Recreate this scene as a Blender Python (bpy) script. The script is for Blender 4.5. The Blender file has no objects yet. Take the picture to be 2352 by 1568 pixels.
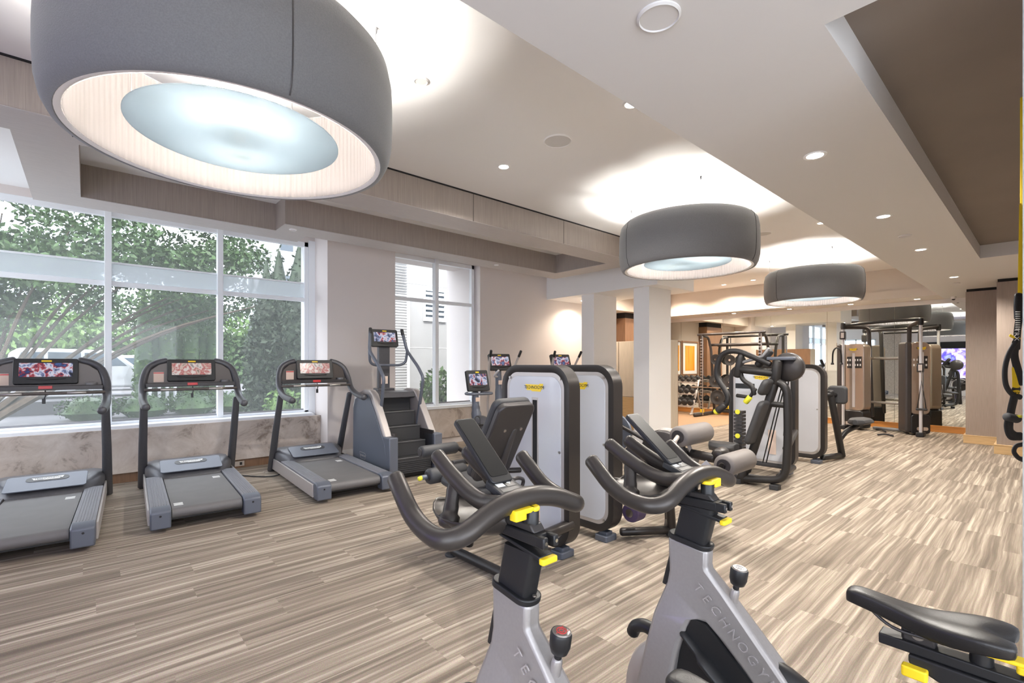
import bpy, math, random
from mathutils import Vector, Matrix
C = bpy.context.scene.collection
rnd = random.Random(7)
PI = math.pi

# ---------------------------------------------------------------- camera, world, sun, exposure
F, U0, V0, H = 1098.0, 1176.0, 835.0, 1.48        # focal length in pixels, horizon row, eye height
AZ = math.atan2(2412 - U0, F)                      # +X lies this far to the right of the view axis
cA, sA = math.cos(AZ), math.sin(AZ)
cam_data = bpy.data.cameras.new('camera'); cam = bpy.data.objects.new('camera', cam_data); C.objects.link(cam)
cam_data.sensor_fit = 'HORIZONTAL'; cam_data.sensor_width = 36.0
cam_data.lens = 36.0 * F / 2352.0
cam_data.shift_y = (V0 - 784.0) / 2352.0
cam_data.clip_start = 0.05; cam_data.clip_end = 300
cam.location = (0, 0, H); cam.rotation_euler = (PI/2, 0, AZ - PI/2)
bpy.context.scene.camera = cam
vs = bpy.context.scene.view_settings
vs.view_transform = 'Standard'; vs.look = 'None'; vs.gamma = 1; vs.use_curve_mapping = False
vs.exposure = 0.68
world = bpy.data.worlds.new('sky'); bpy.context.scene.world = world; world.use_nodes = True
wn = world.node_tree.nodes; wl = world.node_tree.links
bg = wn['Background']; bg.inputs['Strength'].default_value = 4.2
tc = wn.new('ShaderNodeTexCoord'); nz = wn.new('ShaderNodeTexNoise'); rp = wn.new('ShaderNodeValToRGB')
nz.inputs['Scale'].default_value = 3.0; nz.inputs['Detail'].default_value = 5
rp.color_ramp.elements[0].color = (.70, .82, 1, 1); rp.color_ramp.elements[0].position = .38
rp.color_ramp.elements[1].color = (.95, .97, 1, 1); rp.color_ramp.elements[1].position = .6
wl.new(tc.outputs['Generated'], nz.inputs['Vector']); wl.new(nz.outputs['Fac'], rp.inputs['Fac']); wl.new(rp.outputs['Color'], bg.inputs['Color'])
sun = bpy.data.lights.new('sun', 'SUN'); sun.energy = 3.5; sun.angle = .03; sun.color = (1, .96, .88)
so = bpy.data.objects.new('sun', sun); so.rotation_euler = (math.radians(42), 0, math.radians(-25)); C.objects.link(so)

# ---------------------------------------------------------------- where a pixel's sight line meets a real plane
def at(u, v, x=None, y=None, z=None, d=None):
    k = (u - U0) / F; r = (cA + k*sA, sA - k*cA, (V0 - v) / F)
    if x is not None: t = x / r[0]
    elif y is not None: t = y / r[1]
    elif z is not None: t = (z - H) / r[2]
    else: t = d
    return Vector((r[0]*t, r[1]*t, H + r[2]*t))

# ---------------------------------------------------------------- tags
def tag(o, label=None, cat=None, group=None, kind=None):
    if label: o['label'] = label
    if cat: o['category'] = cat
    if group: o['group'] = group
    if kind: o['kind'] = kind
    return o
def thing(name, label, cat, loc=(0, 0, 0), rz=0, group=None):
    o = bpy.data.objects.new(name, None); C.objects.link(o); o.empty_display_size = .1
    o.location = loc; o.rotation_euler = (0, 0, rz)
    return tag(o, label, cat, group)
def copy_tree(o, parent=None):
    c = o.copy(); C.objects.link(c)
    if parent: c.parent = parent
    for ch in list(o.children): copy_tree(ch, c)
    return c

# ---------------------------------------------------------------- mesh builder
def spline(pts, n=8):
    P = [Vector(p) for p in pts]
    if len(P) < 3 or n <= 1: return P
    Q = [P[0]*2 - P[1]] + P + [P[-1]*2 - P[-2]]
    out = []
    for i in range(1, len(Q) - 2):
        a, b, c, d = Q[i-1], Q[i], Q[i+1], Q[i+2]
        for j in range(n):
            t = j / n; t2, t3 = t*t, t*t*t
            out.append(.5*((2*b) + (c - a)*t + (2*a - 5*b + 4*c - d)*t2 + (3*b - a - 3*c + d)*t3))
    out.append(P[-1]); return out
def fillet(pts, r=.06, n=6):
    """straight runs with rounded corners"""
    P = [Vector(p) for p in pts]; out = [P[0]]
    for i in range(1, len(P) - 1):
        a, b, c = P[i-1], P[i], P[i+1]
        ra = min(r, (a-b).length*.48); rc = min(r, (c-b).length*.48)
        s = b + (a-b).normalized()*ra; e = b + (c-b).normalized()*rc
        for j in range(n+1):
            t = j/n; out.append(s*(1-t)**2 + b*2*t*(1-t) + e*t*t)
    out.append(P[-1]); return out
def rrect(a0, a1, b0, b1, r, n=6):
    out = []
    for cx, cy, s in ((a1-r, b1-r, 0), (a0+r, b1-r, 1), (a0+r, b0+r, 2), (a1-r, b0+r, 3)):
        for j in range(n+1):
            t = (s + j/n)*PI/2; out.append((cx + r*math.cos(t), cy + r*math.sin(t)))
    return out
def circle(cx, cy, r, n=24): return [(cx + r*math.cos(2*PI*i/n), cy + r*math.sin(2*PI*i/n)) for i in range(n)]
class MB:
    def __init__(s): s.v, s.f, s.m = [], [], Matrix.Identity(4)
    def add(s, vs, fs):
        b = len(s.v); s.v += [tuple(s.m @ Vector(v)) for v in vs]; s.f += [tuple(i + b for i in f) for f in fs]; return s
    def box(s, x0, x1, y0, y1, z0, z1):
        return s.add([(x0,y0,z0),(x1,y0,z0),(x1,y1,z0),(x0,y1,z0),(x0,y0,z1),(x1,y0,z1),(x1,y1,z1),(x0,y1,z1)],
                     [(0,3,2,1),(4,5,6,7),(0,1,5,4),(1,2,6,5),(2,3,7,6),(3,0,4,7)])
    def tube(s, pts, r, seg=12, round_end=True, flat=1.0, up=None):
        P = [Vector(p) for p in pts]; n = len(P)
        rr = r if isinstance(r, (list, tuple)) else [r]*n
        if len(rr) != n: rr = [rr[min(len(rr)-1, int(i*len(rr)/n))] for i in range(n)]
        T = []
        for i in range(n):
            a = P[max(i-1, 0)]; b = P[min(i+1, n-1)]; T.append((b-a).normalized())
        nrm = Vector(up) if up else (Vector((0,0,1)) if abs(T[0].z) < .9 else Vector((1,0,0)))
        nrm = (nrm - T[0]*nrm.dot(T[0])).normalized()
        rings = []
        def ring(p, t, nn, rad):
            b = t.cross(nn); return [tuple(p + nn*math.cos(a)*rad*flat + b*math.sin(a)*rad) for a in [2*PI*j/seg for j in range(seg)]]
        if round_end:
            for q in (.95, .6): rings.append(ring(P[0] - T[0]*rr[0]*.55*q, T[0], nrm, rr[0]*math.sqrt(max(1-q*q, .02))))
        for i in range(n):
            nrm = (nrm - T[i]*nrm.dot(T[i])).normalized(); rings.append(ring(P[i], T[i], nrm, rr[i]))
        if round_end:
            for q in (.6, .95): rings.append(ring(P[-1] + T[-1]*rr[-1]*.55*q, T[-1], nrm, rr[-1]*math.sqrt(max(1-q*q, .02))))
        return s.loft(rings)
    def loft(s, rings, cap=True, closed=True):
        k = len(rings[0]); vs = [p for r in rings for p in r]; fs = []
        for i in range(len(rings)-1):
            for j in range(k if closed else k-1):
                a, b = i*k + j, i*k + (j+1) % k; fs.append((a, b, b+k, a+k))
        if cap: fs.append(tuple(range(k))[::-1]); fs.append(tuple((len(rings)-1)*k + j for j in range(k)))
        return s.add(vs, fs)
    def lathe(s, prof, c=(0,0,0), axis='z', seg=32, cap=True):
        rings = []
        for r, h in prof:
            ring = []
            for j in range(seg):
                a = 2*PI*j/seg; x, y = r*math.cos(a), r*math.sin(a)
                p = {'z': (x, y, h), 'x': (h, x, y), 'y': (y, h, x)}[axis]
                ring.append((c[0]+p[0], c[1]+p[1], c[2]+p[2]))
            rings.append(ring)
        return s.loft(rings, cap)
    def prism(s, poly, axis, a, b):
        def p(q, h): return {'x': (h, q[0], q[1]), 'y': (q[0], h, q[1]), 'z': (q[0], q[1], h)}[axis]
        return s.loft([[p(q, a) for q in poly], [p(q, b) for q in poly]])
    def ring(s, path, section, axis='x'):
        """section (along-axis offset, outward offset) swept round a closed 2D path"""
        n = len(path); rings = []
        for i in range(n):
            a = Vector(path[i-1]); b = Vector(path[(i+1) % n]); t = (b-a).normalized(); o = Vector((t.y, -t.x)); c = Vector(path[i])
            rr = []
            for h, w in section:
                q = c + o*w
                rr.append({'x': (h, q.x, q.y), 'y': (q.x, h, q.y), 'z': (q.x, q.y, h)}[axis])
            rings.append(rr)
        k = len(section); vs = [p for r in rings for p in r]; fs = []
        for i in range(n):
            for j in range(k):
                a, b = i*k+j, i*k+(j+1) % k; c, d = ((i+1) % n)*k+j, ((i+1) % n)*k+(j+1) % k
                fs.append((a, b, d, c))
        return s.add(vs, fs)
    def build(s, name, mat, parent=None, bevel=0, smooth=True, sub=0, label=None, seg=2, ang=38):
        me = bpy.data.meshes.new(name); me.from_pydata(s.v, [], s.f); me.validate()
        import bmesh
        bm = bmesh.new(); bm.from_mesh(me); bmesh.ops.recalc_face_normals(bm, faces=bm.faces); bm.to_mesh(me); bm.free()
        if smooth:
            me.polygons.foreach_set('use_smooth', [True]*len(me.polygons))
            if not sub: me.set_sharp_from_angle(angle=math.radians(ang))
        o = bpy.data.objects.new(name, me); C.objects.link(o); me.materials.append(mat)
        if parent: o.parent = parent
        if bevel:
            b = o.modifiers.new('b', 'BEVEL'); b.width = bevel; b.segments = seg; b.limit_method = 'ANGLE'; b.angle_limit = math.radians(35)
        if sub:
            m = o.modifiers.new('s', 'SUBSURF'); m.levels = sub; m.render_levels = sub
        if label: o['label'] = label
        return o
def box(name, mat, x0, x1, y0, y1, z0, z1, parent=None, bevel=0, label=None):
    return MB().box(x0,x1,y0,y1,z0,z1).build(name, mat, parent, bevel, label=label)
def struct(name, mb, mat, parent=None, bevel=0):
    o = mb.build(name, mat, parent, bevel)
    if not parent: o['kind'] = 'structure'
    return o
def text(name, s, size, mat, parent, mtx, depth=.001, space=1.0, bold=0):
    cu = bpy.data.curves.new(name, 'FONT'); cu.body = s; cu.size = size; cu.extrude = depth; cu.space_character = space
    cu.offset = bold; cu.align_x = 'CENTER'; cu.align_y = 'CENTER'; cu.resolution_u = 3
    t = bpy.data.objects.new(name, cu); C.objects.link(t)
    dg = bpy.context.evaluated_depsgraph_get(); me = bpy.data.meshes.new_from_object(t.evaluated_get(dg))
    bpy.data.objects.remove(t); me.materials.clear(); me.materials.append(mat)
    o = bpy.data.objects.new(name, me); C.objects.link(o); o.parent = parent; o.matrix_local = mtx
    return o
def frame(origin, ex, ey):
    ex = Vector(ex).normalized(); ey = Vector(ey); ez = ex.cross(ey).normalized(); ey = ez.cross(ex)
    return Matrix(((ex.x, ey.x, ez.x, origin[0]), (ex.y, ey.y, ez.y, origin[1]), (ex.z, ey.z, ez.z, origin[2]), (0,0,0,1)))

# ---------------------------------------------------------------- materials
def lin(c): return tuple(((x/255+.055)/1.055)**2.4 if x > 10 else x/255/12.92 for x in c) + (1,)
M = {}
def mat(name, rgb, rough=.5, metal=0, noise=0, scale=20, bump=0, stretch=(1,1,1), coat=0, spec=.5, sheen=0):
    m = bpy.data.materials.new(name); m.use_nodes = True; nt = m.node_tree; N, L = nt.nodes, nt.links
    b = N['Principled BSDF']; b.inputs['Base Color'].default_value = lin(rgb); b.inputs['Roughness'].default_value = rough
    b.inputs['Metallic'].default_value = metal; b.inputs['Coat Weight'].default_value = coat; b.inputs['Specular IOR Level'].default_value = spec
    b.inputs['Sheen Weight'].default_value = sheen
    if noise or bump:
        t = N.new('ShaderNodeTexCoord'); mp = N.new('ShaderNodeMapping'); mp.inputs['Scale'].default_value = stretch
        n = N.new('ShaderNodeTexNoise'); n.inputs['Scale'].default_value = scale; n.inputs['Detail'].default_value = 4
        L.new(t.outputs['Object'], mp.inputs['Vector']); L.new(mp.outputs['Vector'], n.inputs['Vector'])
        if noise:
            r = N.new('ShaderNodeValToRGB'); c = lin(rgb)
            r.color_ramp.elements[0].color = tuple(max(0, x*(1-noise)) for x in c[:3]) + (1,)
            r.color_ramp.elements[1].color = tuple(min(1, x*(1+noise)) for x in c[:3]) + (1,)
            r.color_ramp.elements[0].position = .3; r.color_ramp.elements[1].position = .7
            L.new(n.outputs['Fac'], r.inputs['Fac']); L.new(r.outputs['Color'], b.inputs['Base Color'])
        if bump:
            bp = N.new('ShaderNodeBump'); bp.inputs['Strength'].default_value = bump; bp.inputs['Distance'].default_value = .004
            L.new(n.outputs['Fac'], bp.inputs['Height']); L.new(bp.outputs['Normal'], b.inputs['Normal'])
    M[name] = m; return m
def emit(name, rgb, strength):
    m = bpy.data.materials.new(name); m.use_nodes = True; N = m.node_tree.nodes; b = N['Principled BSDF']
    b.inputs['Base Color'].default_value = (0,0,0,1); b.inputs['Emission Color'].default_value = lin(rgb); b.inputs['Emission Strength'].default_value = strength
    M[name] = m; return m
mat('white_paint', (243,242,241), .6, bump=.05, scale=90)
mat('wall_paint', (222,214,210), .65, bump=.05, scale=90)
mat('grey_paint', (214,212,210), .6, bump=.04, scale=90)
mat('warm_paint', (214,205,196), .6, bump=.04, scale=90)
mat('tray_paint', (128,117,108), .7, noise=.06, scale=1.5)
mat('wall_end', (168,168,168), .8, noise=.12, scale=40, bump=.5)
mat('frame_white', (240,243,246), .35)
mat('brushed_panel', (158,148,140), .5, noise=.13, scale=30, stretch=(6,6,.12))
mat('panel_light', (196,190,186), .55, noise=.06, scale=30, stretch=(.3,6,6))
mat('wood_grey', (150,135,124), .5, noise=.1, scale=30, stretch=(5,5,.15))
mat('wood_brown', (130,98,74), .45, noise=.15, scale=14, stretch=(4,4,.25))
mat('wood_tan', (198,166,120), .45, noise=.1, scale=14, stretch=(.4,.4,4))
mat('wood_orange', (205,140,72), .4, noise=.12, scale=14, stretch=(.3,.3,4))
mat('cabinet_oak', (200,188,170), .5, noise=.08, scale=20, stretch=(4,4,.2))
mat('stone', (196,184,173), .5, noise=.3, scale=3.2, bump=.1)
mat('stacked_stone', (186,172,158), .8, noise=.3, scale=14, bump=.8, stretch=(1,1,4))
mat('mirror', (235,240,238), .01, 1)
mat('reveal_black', (30,28,28), .8)
mat('anthracite', (84,84,88), .42, .35, noise=.05, scale=60, coat=.1)
mat('dark_metal', (66,63,63), .4, .45)
mat('bar_brown', (92,85,81), .38, .4)
mat('bar_dark', (64,59,56), .36, .4)
mat('machine_black', (44,42,42), .42, .25)
mat('tower_black', (54,50,48), .36, .35)
mat('bar_charcoal', (74,70,70), .36, .45)
mat('black_plastic', (28,28,30), .42)
mat('dark_glass', (16,16,17), .45, spec=.2)
mat('soft_black', (40,40,42), .6, bump=.15, scale=200)
mat('pad_charcoal', (60,60,62), .55, bump=.15, scale=120)
mat('pad_grey', (112,106,103), .6, bump=.2, scale=120)
mat('blue_grey', (96,101,112), .42, .2)
mat('rail_grey', (128,128,134), .45, .3, noise=.12, scale=30, stretch=(12,.2,1))
mat('silver', (186,180,177), .38, .35)
mat('silver_light', (205,205,210), .3, .3)
mat('gloss_panel', (204,205,210), .12, 0, coat=.6, noise=.03, scale=2)
mat('frame_silver', (160,155,153), .38, .45, noise=.03, scale=120)
mat('chrome', (215,210,205), .15, 1)
mat('steel', (170,165,160), .3, .9)
mat('bronze_panel', (176,162,150), .22, .6)
mat('yellow', (246,211,40), .38)
mat('yellow_lime', (228,222,60), .4)
mat('red_plastic', (205,60,62), .35)
mat('letter_black', (26,26,24), .5)
mat('letter_white', (232,232,230), .5)
mat('letter_raised', (196,190,190), .25, .5)
mat('paper', (228,205,190), .7)
mat('belt', (104,102,102), .55, noise=.06, scale=5)
mat('rubber', (52,52,54), .75)
mat('lamp_fabric', (102,102,103), .85, noise=.1, scale=160, bump=.3, sheen=.3)
mat('steel_matte', (150,150,152), .5, .6)
mat('beige_metal', (202,190,180), .35, .4)
mat('white_print', (222,222,222), .6)
mat('tan_floor', (158,128,100), .7, noise=.1, scale=120)
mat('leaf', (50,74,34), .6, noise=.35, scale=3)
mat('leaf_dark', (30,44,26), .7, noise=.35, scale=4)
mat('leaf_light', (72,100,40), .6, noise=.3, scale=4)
mat('bark', (66,54,44), .85, noise=.25, scale=12)
mat('grass', (70,84,52), .9, noise=.3, scale=8, bump=.5)
mat('mulch', (76,64,54), .95, noise=.3, scale=30, bump=.5)
mat('paving', (150,150,156), .8, noise=.12, scale=6)
mat('asphalt', (96,94,96), .9, noise=.1, scale=30)
mat('ext_wall', (156,155,154), .8, noise=.04, scale=3)
mat('ext_white', (168,170,174), .7)
mat('car_white', (165,167,170), .2, coat=.5)
mat('car_glass', (60,72,84), .1)
mat('car_red', (190,50,44), .3)
mat('purple_roll', (72,58,86), .5)
emit('downlight_glow', (255,246,232), 14)
emit('bulb_glow', (255,238,205), 60)

# carpet planks: streaks run along X, in staggered 1 m by 0.25 m planks
def carpet():
    m = bpy.data.materials.new('carpet'); m.use_nodes = True; nt = m.node_tree; N, L = nt.nodes, nt.links; b = N['Principled BSDF']
    b.inputs['Roughness'].default_value = .95; b.inputs['Specular IOR Level'].default_value = .1
    t = N.new('ShaderNodeTexCoord'); sx = N.new('ShaderNodeSeparateXYZ'); L.new(t.outputs['Object'], sx.inputs[0])
    def mt(op, a, bb=None):
        n = N.new('ShaderNodeMath'); n.operation = op
        for i, q in enumerate((a, bb)):
            if q is None: continue
            if isinstance(q, (int, float)): n.inputs[i].default_value = q
            else: L.new(q, n.inputs[i])
        return n.outputs[0]
    def comb(x, y, z):
        n = N.new('ShaderNodeCombineXYZ')
        for i, q in enumerate((x, y, z)):
            if isinstance(q, (int, float)): n.inputs[i].default_value = q
            else: L.new(q, n.inputs[i])
        return n.outputs[0]
    row = mt('FLOOR', mt('DIVIDE', sx.outputs['Y'], .25))
    w1 = N.new('ShaderNodeTexWhiteNoise'); w1.noise_dimensions = '1D'; L.new(row, w1.inputs['W'])
    xs = mt('ADD', sx.outputs['X'], w1.outputs['Value']); col = mt('FLOOR', xs)
    w2 = N.new('ShaderNodeTexWhiteNoise'); w2.noise_dimensions = '2D'; L.new(comb(row, col, 0), w2.inputs['Vector'])
    r2 = mt('MULTIPLY', w2.outputs['Value'], 37.0)
    wob = N.new('ShaderNodeTexNoise'); wob.inputs['Scale'].default_value = 1.6; wob.inputs['Detail'].default_value = 1
    L.new(t.outputs['Object'], wob.inputs['Vector'])
    yy = mt('ADD', mt('MULTIPLY', sx.outputs['Y'], 27.0), mt('MULTIPLY', wob.outputs['Fac'], .9))
    n1 = N.new('ShaderNodeTexNoise'); n1.inputs['Scale'].default_value = 1.0; n1.inputs['Detail'].default_value = 4; n1.inputs['Roughness'].default_value = .58
    L.new(comb(mt('ADD', mt('MULTIPLY', sx.outputs['X'], .6), r2), yy, r2), n1.inputs['Vector'])
    f = mt('ADD', n1.outputs['Fac'], mt('MULTIPLY', mt('SUBTRACT', w2.outputs['Value'], .5), .06))
    r = N.new('ShaderNodeValToRGB'); L.new(f, r.inputs['Fac']); e = r.color_ramp.elements
    e[0].position = .30; e[0].color = lin((112,100,88)); e[1].position = .70; e[1].color = lin((190,176,158))
    q = e.new(.45); q.color = lin((132,119,105)); q = e.new(.55); q.color = lin((154,140,124))
    g = N.new('ShaderNodeTexNoise'); g.inputs['Scale'].default_value = 260; g.inputs['Detail'].default_value = 2; L.new(t.outputs['Object'], g.inputs['Vector'])
    mx = N.new('ShaderNodeMix'); mx.data_type = 'RGBA'; mx.blend_type = 'OVERLAY'; mx.inputs['Factor'].default_value = .5
    L.new(r.outputs['Color'], mx.inputs['A']); L.new(g.outputs['Color'], mx.inputs['B'])
    hs = N.new('ShaderNodeHueSaturation'); hs.inputs['Saturation'].default_value = .86; L.new(mx.outputs['Result'], hs.inputs['Color'])
    L.new(hs.outputs['Color'], b.inputs['Base Color'])
    bp = N.new('ShaderNodeBump'); bp.inputs['Strength'].default_value = .5; bp.inputs['Distance'].default_value = .004
    L.new(g.outputs['Fac'], bp.inputs['Height']); L.new(bp.outputs['Normal'], b.inputs['Normal'])
    M['carpet'] = m
carpet()
# sheer roller shade / glass: part clear, part milky
def sheer(name, rgb, milk, gloss=.04):
    m = bpy.data.materials.new(name); m.use_nodes = True; nt = m.node_tree; N, L = nt.nodes, nt.links; N.remove(N['Principled BSDF'])
    out = N['Material Output']; tr = N.new('ShaderNodeBsdfTransparent'); di = N.new('ShaderNodeBsdfDiffuse'); tl = N.new('ShaderNodeBsdfTranslucent'); gl = N.new('ShaderNodeBsdfGlossy')
    di.inputs['Color'].default_value = lin(rgb); tl.inputs['Color'].default_value = lin(rgb); gl.inputs['Roughness'].default_value = .03
    a = N.new('ShaderNodeMixShader'); a.inputs[0].default_value = .6; L.new(di.outputs[0], a.inputs[1]); L.new(tl.outputs[0], a.inputs[2])
    b = N.new('ShaderNodeMixShader'); b.inputs[0].default_value = milk; L.new(tr.outputs[0], b.inputs[1]); L.new(a.outputs[0], b.inputs[2])
    c = N.new('ShaderNodeMixShader'); c.inputs[0].default_value = gloss; L.new(b.outputs[0], c.inputs[1]); L.new(gl.outputs[0], c.inputs[2])
    L.new(c.outputs[0], out.inputs['Surface']); M[name] = m
sheer('glass_sheer', (205,210,206), .09, .012)
sheer('glass_band', (200,204,206), .7, 0)
sheer('diffuser', (158,168,174), .97, .03)
sheer('liner', (150,143,141), .97, 0)
# mottled travertine for the window apron
nt_ = M['stone'].node_tree; r_ = [n for n in nt_.nodes if n.type == 'VALTORGB'][0]; n_ = [n for n in nt_.nodes if n.type == 'TEX_NOISE'][0]
n_.inputs['Detail'].default_value = 9; n_.inputs['Roughness'].default_value = .68; n_.inputs['Distortion'].default_value = .6
r_.color_ramp.elements[0].position = .36; r_.color_ramp.elements[0].color = lin((138,124,112)); r_.color_ramp.elements[1].color = lin((212,202,193)); q_ = r_.color_ramp.elements.new(.45); q_.color = lin((190,177,166))
# screens: a moving picture as blocks of colour
def screen(name, cols, strength, scale=5):
    m = bpy.data.materials.new(name); m.use_nodes = True; nt = m.node_tree; N, L = nt.nodes, nt.links; b = N['Principled BSDF']
    b.inputs['Base Color'].default_value = (.02,.02,.02,1); b.inputs['Roughness'].default_value = .15
    t = N.new('ShaderNodeTexCoord'); mp = N.new('ShaderNodeMapping'); mp.inputs['Scale'].default_value = (1, 1, 1)
    n = N.new('ShaderNodeTexNoise'); n.inputs['Scale'].default_value = scale; n.inputs['Detail'].default_value = 3; n.inputs['Distortion'].default_value = .4
    r = N.new('ShaderNodeValToRGB'); e = r.color_ramp.elements; r.color_ramp.interpolation = 'LINEAR'
    e[0].position = .3; e[0].color = lin(cols[0]); e[1].position = .7; e[1].color = lin(cols[-1])
    for i, c in enumerate(cols[1:-1]): q = e.new(.3 + .4*(i+1)/(len(cols)-1)); q.color = lin(c)
    L.new(t.outputs['Object'], mp.inputs['Vector']); L.new(mp.outputs['Vector'], n.inputs['Vector']); L.new(n.outputs['Fac'], r.inputs['Fac'])
    L.new(r.outputs['Color'], b.inputs['Emission Color']); b.inputs['Emission Strength'].default_value = strength; M[name] = m
screen('screen_news', [(20,24,40),(50,56,84),(120,130,170),(215,218,235),(170,60,66),(36,40,80),(60,90,150)], .55, 13)
screen('screen_pale', [(120,100,95),(200,180,170),(170,90,90),(215,205,200),(140,130,130)], .6, 14)
screen('tv_purple', [(40,20,120),(120,90,235),(205,190,250),(70,50,190),(150,160,250)], 1.6, 2.2)
def painting(name, cols):
    m = bpy.data.materials.new(name); m.use_nodes = True; nt = m.node_tree; N, L = nt.nodes, nt.links; b = N['Principled BSDF']; b.inputs['Roughness'].default_value = .6
    t = N.new('ShaderNodeTexCoord'); mp = N.new('ShaderNodeMapping'); mp.inputs['Scale'].default_value = (17, 17, .7)
    n = N.new('ShaderNodeTexNoise'); n.inputs['Scale'].default_value = 1; n.inputs['Detail'].default_value = 3
    r = N.new('ShaderNodeValToRGB'); e = r.color_ramp.elements
    e[0].position = .25; e[0].color = lin(cols[0]); e[1].position = .75; e[1].color = lin(cols[-1])
    for i, c in enumerate(cols[1:-1]): q = e.new(.25 + .5*(i+1)/(len(cols)-1)); q.color = lin(c)
    L.new(t.outputs['Object'], mp.inputs['Vector']); L.new(mp.outputs['Vector'], n.inputs['Vector']); L.new(n.outputs['Fac'], r.inputs['Fac']); L.new(r.outputs['Color'], b.inputs['Base Color']); M[name] = m
painting('stripes_orange', [(120,120,60),(235,150,20),(200,160,90),(240,170,30),(150,90,40)])
painting('stripes_green', [(60,90,80),(190,170,60),(240,140,20),(230,170,80),(200,80,30)])
# ================================================================ THE SETTING
ZC, ZS = 3.52, 2.87
struct('floor', MB().box(-2.5, 13.8, -2.6, 8.42, -.1, 0), M['carpet'])
struct('floor_training', MB().box(8.7, 13.75, 5.22, 7.94, 0, .006), M['tan_floor'])
struct('ceiling', MB().box(-2.6, 13.9, 1.5, 8.5, ZC, ZC+.25), M['white_paint'])
# lowered soffit on the right with a painted tray cut into it
s = MB(); s.box(-2.6, 2.26, -2.6, 1.5, ZS, ZC+.25); s.box(8.81, 13.9, -2.6, 1.5, ZS, ZC+.25); s.box(2.26, 8.81, .615, 1.5, ZS, ZC+.25); s.box(2.26, 8.81, -2.6, -1.9, ZS, ZC+.25)
struct('ceiling_soffit', s, M['grey_paint'])
struct('ceiling_tray', MB().box(2.2, 8.86, -1.95, .66, 3.04, 3.2), M['tray_paint'])
s = MB(); s.box(12.84, 13.9, 1.5, 8.5, ZS, 3.04); s.box(12.92, 13.9, 1.5, 8.5, 3.04, ZC); struct('ceiling_bulkhead', s, M['warm_paint'])
s = MB(); s.box(7.55, 8.85, 4.62, 7.36, 2.89, ZC); struct('ceiling_header', s, M['white_paint'])
s = MB(); s.box(9.2, 12.84, 7.45, 7.95, ZS, ZC); struct('ceiling_wall_bulkhead', s, M['warm_paint'])
# wood-faced ceiling frame hung below the white ceiling
zr = 3.18
rings = [(-2.5, 7.02, 4.58, 5.01), (6.59, 7.02, 5.01, 6.61), (1.80, 6.59, 6.18, 6.61), (1.80, 2.19, 6.61, 6.99), (-.42, 1.80, 6.57, 6.99), (-.42, -.05, 5.01, 6.57)]
s = MB(); u_ = MB()
for a, b, c, d in rings: s.box(a, b, c, d, zr+.004, ZC+.01 if c > 4.6 else ZC+.01); u_.box(a, b, c, d, zr, zr+.006)
beam = s.build('trim_ceiling_frame', M['brushed_panel'], smooth=False); beam['kind'] = 'structure'
u_.build('underside', M['panel_light'], beam, smooth=False)
sh = MB().box(-2.5, 7.02, 4.565, 4.58, ZC-.012, ZC); sh.build('shadow_gap', M['reveal_black'], beam)
for x in (1.03, 3.45, 5.05, -1.4): MB().box(x-.002, x+.002, 4.577, 4.581, zr, ZC-.012).build('panel_joint', M['reveal_black'], beam)

# window wall
YF = 7.35
s = MB(); s.box(2.75, 3.89, YF, 8.25, 0, ZC); s.box(5.70, 9.2, YF, 8.5, 0, ZC); s.box(-2.6, 2.75, 7.9, 8.25, 3.42, ZC); s.box(3.89, 5.70, YF, 8.25, 3.40, ZC)
s.box(-2.6, 2.75, 7.68, 8.25, 0, .62); s.box(3.89, 5.7, 7.45, 8.25, 0, .62)
struct('wall_left', s, M['wall_paint'])
struct('wall_left_far', MB().box(9.2, 13.9, 7.95, 8.5, 0, ZC), M['warm_paint'])
struct('trim_stone_left', MB().box(-2.6, 2.748, 7.63, 7.70, .12, .67), M['stone'], bevel=.003)
struct('trim_stone_right', MB().box(3.89, 5.698, 7.40, 7.46, .12, .67), M['stone'], bevel=.003)
struct('baseboard_left', MB().box(-2.6, 2.75, 7.665, 7.685, 0, .115), M['wood_brown'])
struct('baseboard_wall', MB().box(2.74, 3.895, YF-.016, YF, 0, .13).box(5.69, 9.2, YF-.016, YF, 0, .13), M['white_paint'], bevel=.004)

def window(name, xs, y, z0, z1, zt0, zt1, sill_y, band):
    """xs: left jamb, mullions, right jamb; band: milky panel between two transoms"""
    root = MB()
    root.box(xs[0], xs[-1], y-.03, y+.05, z1-.075, z1); root.box(xs[0], xs[-1], y-.03, y+.05, z0, z0+.03)
    for i, x in enumerate(xs):
        w = .035
        a, b = (x, x+.06) if i == 0 else ((x-.06, x) if i == len(xs)-1 else (x-w, x+w))
        root.box(a, b, y-.06 if 0 < i < len(xs)-1 else y-.03, y+.05, z0, z1)
    root.box(xs[0], xs[-1], y-.02, y+.05, zt0-.03, zt0+.03)
    if band: root.box(xs[0], xs[-1], y, y+.03, zt1-.012, zt1+.012)
    w = root.build(name, M['frame_white'], bevel=.004); w['kind'] = 'structure'
    MB().box(xs[0]-.0, xs[-1]+.0, sill_y, y+.05, z0-.055, z0).build('sill', M['frame_white'], w, bevel=.006)
    for i in range(len(xs)-1):
        a, b = xs[i]+.03, xs[i+1]-.03
        MB().box(a, b, y+.028, y+.031, z0+.02, zt0-.02).build('pane', M['glass_sheer'], w)
        MB().box(a, b, y+.028, y+.031, (zt1 if band else zt0)+.01, z1-.07).build('pane', M['glass_sheer'], w)
        if band: MB().box(a, b, y+.02, y+.023, zt0+.03, zt1-.01).build('band', M['glass_band'], w, label='milky white band across the shade')
        MB().box(a, b, y+.02, y+.024, z0+.03, z0+.055).build('shade_hem', M['steel_matte'], w)
    return w
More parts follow.
